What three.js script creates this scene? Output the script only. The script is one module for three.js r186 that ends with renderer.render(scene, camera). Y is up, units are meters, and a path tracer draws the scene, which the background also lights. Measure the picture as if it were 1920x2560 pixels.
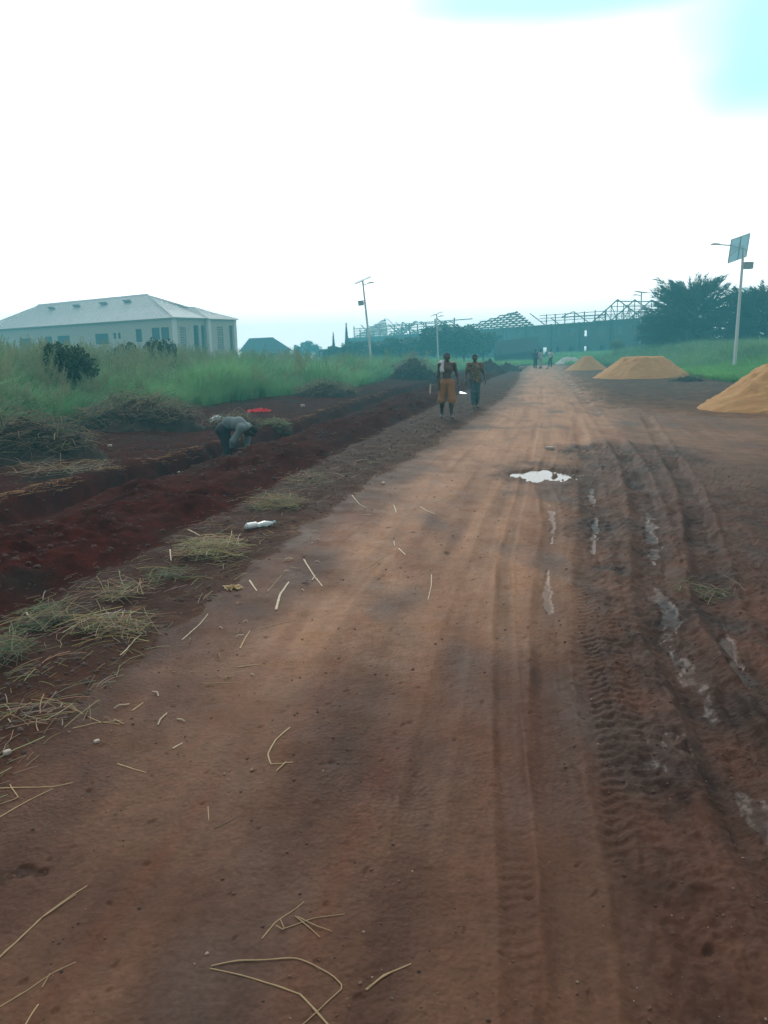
import * as THREE from 'three';
import { mergeGeometries, mergeVertices } from 'three/addons/utils/BufferGeometryUtils.js';
import { MarchingCubes } from 'three/addons/objects/MarchingCubes.js';

// ---------------------------------------------------------------- camera, sky, sun, exposure
const R = THREE.MathUtils.degToRad;
const scene = new THREE.Scene();
const EYE = 1.6, PITCH = R(11.2), ROLL = R(1.2), FPX = 2000;          // focal length in pixels of a 1920 x 2560 picture
const camera = new THREE.PerspectiveCamera(2 * Math.atan(1280 / FPX) * 180 / Math.PI, 0.75, 0.05, 3000);
camera.position.set(0, EYE, 0);
camera.rotation.set(-PITCH, 0, -ROLL, 'YXZ');
const renderer = new THREE.WebGLRenderer({ antialias: true });
renderer.toneMapping = THREE.LinearToneMapping;
renderer.toneMappingExposure = 0.79;
renderer.shadowMap.enabled = true;

const SUN_DIR = new THREE.Vector3(-0.10, 0.52, -0.85).normalize();   // ahead of the camera, just above the picture, behind thin cloud
const sun = new THREE.DirectionalLight(new THREE.Color(1, 0.95, 0.87), 1.5);
sun.position.copy(SUN_DIR).multiplyScalar(120);
sun.castShadow = true; sun.shadow.radius = 24;
Object.assign(sun.shadow.camera, { left: -70, right: 70, top: 120, bottom: -60, near: 1, far: 400 });
sun.shadow.mapSize.set(2048, 2048);
scene.add(sun, sun.target);

// seeded randomness and noise
function rng(seed) { let a = seed >>> 0; return () => { a = (a + 0x6D2B79F5) | 0; let t = Math.imul(a ^ (a >>> 15), 1 | a); t = (t + Math.imul(t ^ (t >>> 7), 61 | t)) ^ t; return ((t ^ (t >>> 14)) >>> 0) / 4294967296; }; }
const PERM = new Uint8Array(512), GX = new Float32Array(256), GY = new Float32Array(256);
{ const r = rng(77), p = [...Array(256).keys()]; for (let i = 255; i > 0; i--) { const j = Math.floor(r() * (i + 1)); [p[i], p[j]] = [p[j], p[i]]; }
  for (let i = 0; i < 512; i++) PERM[i] = p[i & 255]; for (let i = 0; i < 256; i++) { const a = r() * 6.2832; GX[i] = Math.cos(a); GY[i] = Math.sin(a); } }
function noise(x, y) {
  const xi = Math.floor(x), yi = Math.floor(y), fx = x - xi, fy = y - yi, X = xi & 255, Y = yi & 255;
  const u = fx * fx * fx * (fx * (fx * 6 - 15) + 10), v = fy * fy * fy * (fy * (fy * 6 - 15) + 10);
  const a = PERM[PERM[X] + Y], b = PERM[PERM[X + 1] + Y], c = PERM[PERM[X] + Y + 1], d = PERM[PERM[X + 1] + Y + 1];
  const n0 = GX[a] * fx + GY[a] * fy, n1 = GX[b] * (fx - 1) + GY[b] * fy, n2 = GX[c] * fx + GY[c] * (fy - 1), n3 = GX[d] * (fx - 1) + GY[d] * (fy - 1);
  return 1.42 * (n0 + u * (n1 - n0) + v * (n2 - n0 + u * (n0 - n1 - n2 + n3)));
}
const fbm = (x, y, o = 3) => { let s = 0, a = 0.55; for (let i = 0; i < o; i++) { s += a * noise(x, y); x = x * 2.03 + 17.1; y = y * 2.03 - 9.7; a *= 0.5; } return s; };
const clamp = (x, a = 0, b = 1) => x < a ? a : x > b ? b : x;
const ss = (a, b, x) => { const t = clamp((x - a) / (b - a)); return t * t * (3 - 2 * t); };
const mix = (a, b, t) => a + (b - a) * t;
const mix3 = (a, b, t) => [a[0] + (b[0] - a[0]) * t, a[1] + (b[1] - a[1]) * t, a[2] + (b[2] - a[2]) * t];

{ // sky: thin bright cloud, brightest round the hidden sun, with one blue gap
  const w = 1024, h = 512, d = new Float32Array(w * h * 4), v = new THREE.Vector3();
  for (let j = 0; j < h; j++) for (let i = 0; i < w; i++) {
    const la = ((j + 0.5) / h - 0.5) * Math.PI, lo = ((i + 0.5) / w - 0.5) * 2 * Math.PI;
    v.set(Math.cos(la) * Math.cos(lo), Math.sin(la), Math.cos(la) * Math.sin(lo));
    const c = clamp(v.dot(SUN_DIR), -1, 1), ang = Math.acos(c);
    let s = 0.85 + 2.35 * Math.exp(-ang * ang / 0.82);
    s *= 1 + 0.07 * fbm(v.x * 2.2 / (Math.abs(v.y) + 0.35) + 4, v.z * 2.2 / (Math.abs(v.y) + 0.35), 4);
    let col = [s * 1.0, s * 1.0, s * 1.0];
    const az = Math.atan2(v.x, -v.z) * 57.3, el = la * 57.3;           // blue gap up and to the right of the view
    const wob = 3.6 * fbm(az * 0.07 + 3, el * 0.12, 5);
    const gap = Math.max(ss(12, 24, az + wob + (el - 15) * 0.25) * ss(10.0, 15.5, el + wob * 0.5) * (1 - ss(34, 50, az + wob)), ss(-6, 6, az + wob) * ss(17.9, 20.8, el + wob * 0.2 + (az - 8) * 0.03)) * (1 - ss(34, 50, az)) * (1 - ss(30, 40, el));
    col = mix3(col, [0.40, 1.14, 1.22], 0.80 * gap);
    if (la < -0.06) col = [s * 0.5, s * 0.5, s * 0.5];
    const k = (j * w + i) * 4; d[k] = col[0]; d[k + 1] = col[1]; d[k + 2] = col[2]; d[k + 3] = 1;
  }
  const sky = new THREE.DataTexture(d, w, h, THREE.RGBAFormat, THREE.FloatType);
  sky.mapping = THREE.EquirectangularReflectionMapping; sky.magFilter = THREE.LinearFilter; sky.minFilter = THREE.LinearFilter; sky.colorSpace = THREE.LinearSRGBColorSpace; sky.needsUpdate = true;
  scene.background = sky; scene.environment = sky;
}
scene.fog = new THREE.FogExp2(new THREE.Color(0.20, 0.84, 1.0), 0.0040);

// ---------------------------------------------------------------- helpers
const used = {};
function numbered(n) { const k = used[n] = (used[n] ?? -1) + 1; return k ? `${n}_${String(k).padStart(3, '0')}` : n; }
function shadows(o) { o.castShadow = o.receiveShadow = true; return o; }
function tag(o, label, category, group, kind) { o.userData.label = label; o.userData.category = category; if (group) o.userData.group = group; if (kind) o.userData.kind = kind; return o; }
function top(name, geo, mat, label, category, group, kind) { const m = shadows(new THREE.Mesh(geo, mat)); m.name = numbered(name); scene.add(m); if (label) tag(m, label, category, group, kind); return m; }
function thing(name, label, category, group, p = [0, 0, 0], turn = 0) { const g = new THREE.Group(); g.name = numbered(name); g.position.set(...p); g.rotation.y = turn; scene.add(g); return tag(g, label, category, group); }
function part(parent, name, geo, mat) { const m = shadows(new THREE.Mesh(geo, mat)); m.name = name; parent.add(m); return m; }
const lin = (r, g, b) => new THREE.Color().setRGB(r, g, b);
function std(r, g, b, rough = 0.9, o = {}) { return new THREE.MeshStandardMaterial({ color: lin(r, g, b), roughness: rough, ...o }); }
function box(w, h, d, x = 0, y = 0, z = 0, ry = 0) { const g = new THREE.BoxGeometry(w, h, d); if (ry) g.rotateY(ry); return g.translate(x, y, z); }
function bar(a, b, r, sides = 6, r2 = r) { // tapered round bar from a to b
  const A = new THREE.Vector3(...a), B = new THREE.Vector3(...b), L = A.distanceTo(B), g = new THREE.CylinderGeometry(r2, r, L, sides, 1);
  g.applyQuaternion(new THREE.Quaternion().setFromUnitVectors(new THREE.Vector3(0, 1, 0), B.clone().sub(A).normalize()));
  const c = A.add(B).multiplyScalar(0.5); return g.translate(c.x, c.y, c.z);
}
function beam(a, b, w, h = w) { // square timber from a to b
  const A = new THREE.Vector3(...a), B = new THREE.Vector3(...b), L = A.distanceTo(B), g = new THREE.BoxGeometry(w, L, h);
  g.applyQuaternion(new THREE.Quaternion().setFromUnitVectors(new THREE.Vector3(0, 1, 0), B.clone().sub(A).normalize()));
  const c = A.add(B).multiplyScalar(0.5); return g.translate(c.x, c.y, c.z);
}
const merge = l => mergeGeometries(l.map(g => g.index ? g.toNonIndexed() : g));
class Tri { // a bag of triangles with optional colours
  constructor() { this.p = []; this.c = []; }
  tri(a, b, c, col) { this.p.push(...a, ...b, ...c); if (col) this.c.push(...col, ...col, ...col); }
  quad(a, b, c, d, col) { this.tri(a, b, c, col); this.tri(a, c, d, col); }
  geo(smooth) { let g = new THREE.BufferGeometry(); g.setAttribute('position', new THREE.Float32BufferAttribute(this.p, 3)); if (this.c.length) g.setAttribute('color', new THREE.Float32BufferAttribute(this.c, 3)); if (smooth) g = mergeVertices(g, 1e-4); g.computeVertexNormals(); return g; }
}
function dataTex(n, f, srgb) { const d = new Uint8Array(n * n * 4); for (let j = 0; j < n; j++) for (let i = 0; i < n; i++) { const c = f(i / n, j / n), k = (j * n + i) * 4; d[k] = clamp(c[0]) * 255; d[k + 1] = clamp(c[1]) * 255; d[k + 2] = clamp(c[2]) * 255; d[k + 3] = 255; }
  const t = new THREE.DataTexture(d, n, n); t.wrapS = t.wrapT = THREE.RepeatWrapping; t.magFilter = THREE.LinearFilter; t.minFilter = THREE.LinearMipmapLinearFilter; t.generateMipmaps = true; if (srgb) t.colorSpace = THREE.SRGBColorSpace; t.needsUpdate = true; return t; }
const tileNoise = (u, v, f, o = 3) => { // seamless noise
  const a = u, b = v, n = (x, y) => fbm(x * f, y * f, o); return n(a, b) * (1 - a) * (1 - b) + n(a - 1, b) * a * (1 - b) + n(a, b - 1) * (1 - a) * b + n(a - 1, b - 1) * a * b; };
const grainTex = dataTex(512, (u, v) => { const g = 0.80 + 0.30 * tileNoise(u, v, 90, 2) + 0.18 * tileNoise(u + 0.3, v, 22, 3); return [g, g, g]; }, false);
const bumpTex = dataTex(512, (u, v) => { const g = 0.5 + 0.5 * tileNoise(u, v, 70, 4); return [g, g, g]; }, false);
const roughTex = dataTex(512, (u, v) => { const g = 0.84 + 0.30 * tileNoise(u, v, 5, 4); return [g, g, g]; }, false);
const blockTex = dataTex(256, (u, v) => { const g = 0.86 + 0.30 * tileNoise(u, v, 9, 4); return [g, g, g]; }, false);

// ---------------------------------------------------------------- lie of the land (x right, D metres ahead; z = -D)
function curve(t) { return D => { if (D <= t[0][0]) return t[0][1]; for (let i = 1; i < t.length; i++) if (D <= t[i][0]) { const a = t[i - 1], b = t[i]; return a[1] + (b[1] - a[1]) * (D - a[0]) / (b[0] - a[0]); } const a = t[t.length - 2], b = t[t.length - 1]; return b[1] + (b[1] - a[1]) / (b[0] - a[0]) * (D - b[0]); }; }
const roadL = curve([[-40, -9], [0, -1.7], [2.8, -1.5], [4, -1.39], [5, -1.19], [6.75, -0.9], [10.2, -0.15], [14.2, 0.95], [20.3, 2.45], [29.3, 4.5], [45, 7.6], [62, 10.6], [80, 14.3]]);
const roadR = curve([[-40, -1], [0, 3.1], [6, 4.6], [10, 6.8], [14, 8.2], [18, 6.6], [22, 6.1], [31, 7.7], [45, 10.5], [60, 13.6], [80, 17.6]]);
const digR = curve([[-40, -10], [0, -2.5], [4.6, -2.33], [5.5, -2.19], [6.7, -1.93], [8.7, -1.55], [12.3, -0.9], [16.7, 0.05], [23.7, 1.5], [40.7, 5.0], [69, 11.2], [80, 13.6]]);
const trenchC = curve([[-40, -14], [0, -5.6], [6, -4.35], [8.65, -3.8], [10.2, -3.45], [12.8, -2.78], [15, -2.4], [17.3, -1.95], [21, -1.15], [25, -0.6], [33, 0.8], [50, 4.2], [80, 11]]);
const fieldL = curve([[-40, -24], [0, -11.5], [12, -8.4], [15.6, -6.7], [20.3, -6.5], [27.5, -4.4], [33, -1.4], [50, 1.0], [70, 7.2], [90, 12]]);
const fieldR = curve([[-40, 12], [0, 13], [14, 14], [30, 16.5], [36, 15.3], [43, 16.2], [55, 17.2], [70, 19], [90, 20]]);
const RUTS = [ // centre line, half width, depth, tread
  [curve([[0, 0.3], [1.66, 0.44], [2.2, 0.55], [2.9, 0.66], [4.3, 0.91], [5.5, 1.15], [7.5, 1.62], [10, 2.0], [13, 2.75], [20, 4.0], [30, 6.0], [60, 11.8]]), 0.080, 0.024, 0],
  [curve([[0, 0.5], [2, 0.74], [2.9, 0.95], [4.3, 1.2], [6, 1.6], [7.5, 2.02], [10, 2.6], [13, 3.3], [20, 4.8], [30, 6.8], [60, 12.6]]), 0.12, 0.024, 1],
  [curve([[0, 0.9], [2.5, 1.27], [3.5, 1.49], [4.2, 1.59], [5.4, 1.9], [7.4, 2.5], [9, 2.95], [12, 3.7], [16, 4.5]]), 0.14, 0.065, 0],
  [curve([[0, 1.1], [3.3, 1.66], [3.9, 1.81], [4.9, 2.1], [6.3, 2.6], [9, 3.5], [13, 4.6]]), 0.12, 0.06, 0],
  [curve([[0, 0.1], [1.7, 0.32], [2.6, 0.44], [4, 0.62], [6, 0.92], [8, 1.36], [11, 2.0]]), 0.05, 0.014, 2],
  [curve([[0, -0.75], [1.7, -0.5], [3, -0.2], [5, 0.1], [8, 0.75], [12, 1.6], [20, 3.4], [30, 5.2], [60, 11.0]]), 0.20, 0.005, 0],
  [curve([[0, 0.55], [1.7, 0.78], [2.2, 0.86], [3, 1.12], [4.5, 1.45]]), 0.10, 0.010, 3],
  [curve([[0, -0.35], [3, 0.18], [4.5, 0.42], [6, 0.72], [9, 1.35], [14, 2.6]]), 0.07, 0.006, 0],
];
const PUDDLES = [ // x, D, half width, half length, turn, depth
  [2.14, 10.42, 0.50, 0.62, -0.15, 0.045],
];
function mudMask(x, D) {
  const n = 0.35 * fbm(x * 1.1 + 5, D * 0.6, 3);
  const a = ss(-0.15, 0.35, x - RUTS[0][0](D) + n) * ss(13.5, 8, D + n * 4) * (1 - 0.8 * ss(1.2, 2.4, x - RUTS[2][0](D) + n));
  const b = ss(1.1, 0.6, Math.hypot((x - 3.7) / 1.3, (D - 12.2) / 2.2) + n);
  return clamp(Math.max(a * 0.9, b));
}
function baseH(x, D) {
  let h = 0.05 * fbm(x * 0.11, D * 0.11 + 3, 2) * ss(2, 20, Math.abs(D));
  const onRoad = ss(-0.35, 0.1, x - roadL(D)) * ss(0.6, -0.5, x - roadR(D)) * (1 - ss(86, 94, D));
  const dR = digR(D) + 0.18 * fbm(D * 0.9, 7, 3) * ss(0, 3, D), tc = trenchC(D) + 0.28 * fbm(D * 0.5, 1.5, 4), fL = fieldL(D) + 0.5 * fbm(D * 0.35, 20, 2);
  const fade = 1 - ss(50, 80, D);
  const offRoad = 1 - onRoad;
  h += offRoad * (0.03 * fbm(x * 1.7, D * 1.3, 3) + 0.02);
  if (x < roadL(D) + 0.5) {
    const bank = ss(dR + 0.05, dR - 0.45, x) * ss(tc + 0.1, tc + 1.1, x), left = ss(tc - 0.15, tc - 0.7, x);
    const rid = 1 - Math.abs(fbm(x * 1.6, D * 1.25 + 11, 3)) * 2;
    h += fade * bank * (0.35 + 1.1 * clamp(0.5 + fbm(x * 0.7 + 3, D * 0.45, 3))) * (0.12 + 0.10 * rid + 0.06 * fbm(x * 4, D * 3, 4));
    h += fade * left * (0.05 + 0.05 * fbm(x * 1.3, D * 1.3, 4) + 0.07 * ss(fL + 2.5, fL, x));
    const wall = ss(0.62, 0.22, Math.abs(x - tc) + 0.16 * fbm(x * 2.5, D * 1.6, 3));
    h -= fade * ss(3, 6, D) * wall * (0.22 + 0.16 * ss(2.6, 0.8, Math.abs(D - 13.8)));
    h += fade * 0.07 * ss(0.35, 0.05, Math.abs(x - tc + 0.55)) * (0.6 + fbm(D * 1.4, 3, 2));   // spoil along the trench lip
    const vg = ss(dR - 0.1, dR + 0.15, x) * ss(roadL(D) + 0.15, roadL(D) - 0.2, x);
    h += fade * vg * (0.015 + 0.028 * fbm(x * 4.5, D * 3.2, 4));
  }
  if (x > roadR(D) - 1) {
    const r = ss(-0.6, 0.7, x - roadR(D)) * ss(7, 14, D);
    h += r * (0.05 * fbm(x * 1.2, D * 0.8, 4) + 0.03) + 0.85 * ss(0, 7, x - fieldR(D) - 1.2) * ss(30, 52, D);
  }
  return h;
}
function tread(kind, v, s, hw) { // soft lug prints
  const w = q => { const c = Math.sin(q * 6.2832); return c > 0 ? -Math.sqrt(c) : 0.35 * -c; };
  if (kind === 1) return w(s / 0.066 + Math.abs(v) / hw * 0.8) * (Math.abs(v) < hw * 0.14 ? 0.3 : 1);
  if (kind === 2) return 0.8 * w(s / 0.048);
  if (kind === 3) return 0.6 * w(s / 0.08 - Math.abs(v) / hw * 0.7);
  return 0;
}
const TREAD_SPAN = [null, [2.2, 6.0], [1.7, 2.9], [1.7, 2.5]];
function roughH(x, D) { // base land plus ruts and mud, before the puddles
  let h = baseH(x, D);
  const on = ss(-0.3, 0.25, x - roadL(D)) * ss(1, -0.2, x - roadR(D)) * (1 - ss(80, 92, D));
  if (on > 0.001) {
    const near = ss(30, 12, D), m = mudMask(x, D);
    h += on * (0.010 * fbm(x * 1.6, D * 0.7, 3) + 0.0035 * near * fbm(x * 7, D * 9, 3) + 0.0022 * near * fbm(x * 26, D * 22, 2));
    h += on * m * near * (0.034 * fbm(x * 5.5, D * 1.5, 4) + 0.034 * (0.4 - Math.abs(fbm(x * 8, D * 3.5 + 3, 3))) + 0.014 * fbm(x * 22, D * 16, 3));
    h -= on * near * 0.011 * ss(0.44, 0.60, fbm(x * 6.5 + 60, D * 5, 3));
    h -= on * near * 0.006 * ss(0.40, 0.52, fbm(x * 17 + 6, D * 13, 2));
    for (const [c, hw, dep, kind] of RUTS) {
      const v = x - c(D) - 0.02 * fbm(D * 0.9, c(3), 2), a = Math.abs(v); if (a > hw * 2.6) continue;
      const broken = 0.2 + 1.1 * clamp(0.45 + fbm(D * 0.8 + c(2) * 9, 2.2, 3) * 1.6), e = a / hw;
      h += on * dep * broken * (1 - 0.6 * ss(10, 22, D)) * (-ss(1.3, 0.5, e) + 0.55 * Math.exp(-((e - 1.35) ** 2) / 0.07) * (0.7 + fbm(x * 14, D * 6, 2)));
      if (kind && e < 1 && D < 9) h += [0, 0.0048, 0.003, 0.005][kind] * (0.5 + 1.2 * clamp(0.5 + fbm(x * 4 + 2, D * 2.5, 2))) * ss(TREAD_SPAN[kind][0], TREAD_SPAN[kind][0] + 0.25, D + 0.3 * fbm(x * 5, 3, 2)) * ss(TREAD_SPAN[kind][1], TREAD_SPAN[kind][1] * 0.65, D) * tread(kind, v, D * 1.02 + 40 + 0.03 * fbm(x * 6, D * 3, 2), hw) * ss(0.1, 0.4, 0.55 + 0.9 * fbm(x * 2, D * 1.3 + 8, 2)) * ss(1, 0.85, e);
    }
  }
  return h;
}
const SOAKED = [[2, 3.2, 5.6, 0.62], [2, 5.8, 8.2, 0.55], [3, 3.3, 4.6, 0.45], [1, 6.0, 7.8, 0.34], [0, 4.6, 6.0, 0.5], [2, 2.1, 2.95, 0.45], [0, 6.4, 8.6, 0.5], [1, 8.2, 9.4, 0.4], [6, 2.7, 3.2, 0.9]];   // rut, from, to, share of its width
function soaked(x, D) { // 0 to 1: how far the rut floor is covered by a film of water
  let w = 0; for (const [k, d0, d1, f] of SOAKED) { if (D < d0 || D > d1) continue; const [c, hw] = RUTS[k], v = Math.abs(x - c(D)) / (hw * f); if (v > 2) continue; const q = (D - d0) / (d1 - d0), n = fbm(x * 7 + k, D * 3.2, 4); w = Math.max(w, ss(0.20, 0.42, (1 - v) * 0.75 + n * 1.25 - 0.9 * Math.pow(Math.abs(2 * q - 1), 3))); } return w;
}
for (const p of PUDDLES) p.level = Math.min(roughH(p[0], p[1]), roughH(p[0] + p[2], p[1]), roughH(p[0] - p[2], p[1])) - 0.004;
function H(x, D) {
  let h = roughH(x, D);
  if (D > 2 && D < 9.5) { const w = soaked(x, D); if (w > 0) h = mix(h, Math.min(h, baseH(x, D) - 0.03) , 0.55 * w); }
  for (const p of PUDDLES) {
    const dx = x - p[0], dd = D - p[1]; if (Math.abs(dd) > p[3] * 2.2 || Math.abs(dx) > p[3] + p[2] * 2) continue;
    const c = Math.cos(p[4]), s = Math.sin(p[4]), u = (dx * c - dd * s) / p[2], v = (dx * s + dd * c) / p[3];
    const r = Math.hypot(u, v) + 0.42 * fbm(x * 1.6 / (p[2] + 0.1) + p[0], D * 1.1 / (p[2] + 0.12), 3);
    const bed = p.level - p[5] * (1 - r * r) + 4.2 * p[5] * (fbm(x * 7.0, D * 3.0 + 5, 3) - 0.02 + 0.30 * (x - p[0]));
    if (r < 1) h = Math.min(h, mix(bed, h, ss(0.75, 1, r))); else if (r < 1.9) h = Math.max(h, p.level + 0.004 * ss(1, 1.2, r));
  }
  return h;
}
// where the ray through a picture point meets the land
function at(px, py, lift = 0) {
  const x = px - 960, y = 1280 - py, cr = Math.cos(ROLL), sr = Math.sin(ROLL), xr = x * cr + y * sr, yr = -x * sr + y * cr;
  const dy = yr * Math.cos(PITCH) - FPX * Math.sin(PITCH), dd = yr * Math.sin(PITCH) + FPX * Math.cos(PITCH);
  let h = 0; for (let i = 0; i < 12; i++) { const k = Math.min((h - EYE) / dy, 0.12); if (k <= 0) break; h = mix(h, H(xr * k, dd * k), 0.7); }
  const k = (h - EYE) / dy; return new THREE.Vector3(xr * k, h + lift, -dd * k);
}
function xAt(px, D, h = 0) { // world x of a picture column at a given distance
  let x = 0; for (let i = 0; i < 6; i++) { const yc = (h - EYE) * Math.cos(PITCH) + D * Math.sin(PITCH), zc = -(h - EYE) * Math.sin(PITCH) + D * Math.cos(PITCH), cr = Math.cos(ROLL), sr = Math.sin(ROLL); x = ((px - 960) + yc / zc * FPX * sr) / cr * zc / FPX; } return x;
}

const C = { dry: [0.325, 0.178, 0.102], damp: [0.070, 0.0330, 0.0220], wet: [0.034, 0.0175, 0.0130], red: [0.125, 0.046, 0.0250], grey: [0.100, 0.070, 0.058], dig: [0.0300, 0.0048, 0.0030], digLight: [0.074, 0.0140, 0.0072], verge: [0.044, 0.0225, 0.0160], loam: [0.020, 0.0155, 0.0135], grass: [0.045, 0.07, 0.02], straw: [0.15, 0.10, 0.05] };  // dry is raised to paint in grazing sheen as well as drier soil
function ground(x, D) { // colour and region
  const n1 = fbm(x * 0.8 + 30, D * 0.5, 3), n2 = fbm(x * 2.7, D * 1.6 + 9, 3), n3 = fbm(x * 9, D * 6, 3), n4 = fbm(x * 28, D * 20, 2);
  const rl = roadL(D) + 0.24 * fbm(D * 1.1, 4, 4) + 0.10 * n2 + 0.08 * n3, rr = roadR(D) + 0.6 * n1, dR = digR(D) + 0.18 * fbm(D * 0.9, 7, 3) * ss(0, 3, D) + 0.1 * n3, tc = trenchC(D), fL = fieldL(D) + 0.5 * n2;
  // road
  const m = mudMask(x, D);
  let lane = 0; for (const [c, hw] of RUTS) { const e = Math.abs(x - c(D)) / hw; if (e < 1.5) lane = Math.max(lane, ss(1.4, 0.5, e) * (0.5 + fbm(D * 0.6 + hw * 90, 3, 2))); }
  const crown = x - roadL(D), tongue = ss(0.25, 0.9, crown + 0.5 * n1) * ss(3.0, 1.7, crown + 0.6 * n1 - 0.05 * D) * ss(3.0, 5.2, D + 1.6 * n1);   // trodden dry crown of the road; its onset ahead also paints lens falloff
  const drynessAndSheen = clamp(0.12 + 0.20 * n1 + 0.20 * n2 + 0.62 * tongue + 0.25 * ss(9, 15, D + 2 * n1) * (1 - m));  // partly real dry soil, partly far road sheen painted in with distance
  let road = mix3(C.damp, C.dry, drynessAndSheen);
  road = mix3(road, C.red, clamp(0.5 * ss(0.05, 0.5, fbm(x * 1.5 + 50, D * 0.35, 3)) + 0.35 * m));
  const lat = x - RUTS[5][0](D), st = fbm(lat * 3.2 + 7, D * 0.16, 3), st2 = fbm(lat * 9 + 3, D * 0.22 + 5, 2);
  road = mix3(road, C.red, clamp(0.5 * ss(0.05, 0.5, st))); road = mix3(road, C.wet, clamp(0.26 * ss(0.08, 0.5, -st + 0.6 * st2)));
  road = road.map(v => v * (1 + 0.20 * st2));
  road = mix3(road, C.wet, 0.7 * ss(0.42, 0.62, fbm(x * 6.5 + 60, D * 5, 3)));
  road = mix3(road, C.grey, clamp(0.8 * ss(0.12, 0.5, fbm(x * 1.2 + 80, D * 0.5 + 4, 3))));
  road = mix3(road, C.wet, clamp(m * (0.55 + 0.9 * n2 + 0.5 * n3) + 0.4 * lane * ss(16, 9, D)));
  for (const p of PUDDLES) { const r = Math.hypot((x - p[0]) / (p[2] + 0.16), (D - p[1]) / (p[3] + 0.45)); if (r < 1.5) road = mix3(road, C.wet, 0.6 * ss(1.4, 0.7, r + 0.9 * n2)); }
  // left of the road
  let verge = mix3(C.verge, mix3(C.dig, C.damp, 0.4), clamp(0.4 + 0.8 * n2));
  verge = mix3(verge, C.damp, 0.5 * ss(0.0, 0.5, fbm(x * 0.9 + 4, D * 2.4, 3)));
  verge = mix3(verge, C.straw, 0.35 * ss(0.25, 0.6, n3 + 0.5 * n2));
  let dig = mix3(C.dig, C.digLight, clamp(0.22 + 0.6 * n2 + 0.5 * n3));
  dig = mix3(dig, C.loam, clamp(0.8 * ss(0.1, 0.5, n1 + 0.3 * n2)));
  const soil = mix3(C.grass, C.loam, clamp(0.45 + 0.8 * n2));
  let col, reg;
  const end = ss(84, 92, D + 3 * n1);
  const w1 = ss(rl - 0.35, rl + 0.45, x + 0.22 * n3 + 0.25 * n2), w2 = ss(dR + 0.12, dR - 0.12, x), w3 = ss(fL + 0.4, fL - 0.5, x);
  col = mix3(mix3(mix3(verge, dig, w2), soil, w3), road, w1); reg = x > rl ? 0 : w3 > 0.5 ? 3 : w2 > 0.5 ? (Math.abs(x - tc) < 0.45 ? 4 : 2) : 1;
  if (x > rr - 1.5) {
    const far = ss(12, 22, D + 2 * n1), w = 0.85 * ss(-1.6, 1.4, x - rr + 1.2 * n2 + 0.8 * n3) * far;
    let side = mix3(mix3(C.damp, C.dry, clamp(0.25 + 0.5 * n1)), [0.050, 0.036, 0.029], clamp(0.10 + ss(19, 26, D + 3 * n1) * 0.75 + 1.2 * n2 + 0.5 * fbm(x * 0.7, D * 2.2, 3)));
    const fr = ss(-0.5, 0.6, x - fieldR(D) + 0.7 * n2); side = mix3(side, soil, fr);
    col = mix3(col, side, w); if (w > 0.5) reg = fr > 0.5 ? 3 : 1;
  }
  if (end > 0) { col = mix3(col, soil, end); if (end > 0.5) reg = 3; }
  if (reg === 0 && D > 2 && D < 9.5 && soaked(x, D) > 0.5) reg = 5;
  const g = 1 + 0.20 * n4 + 0.12 * n3 * ss(16, 8, D);
  return [Math.max(col[0] * g, 0.004), Math.max(col[1] * g, 0.003), Math.max(col[2] * g, 0.003), reg];
}
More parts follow.
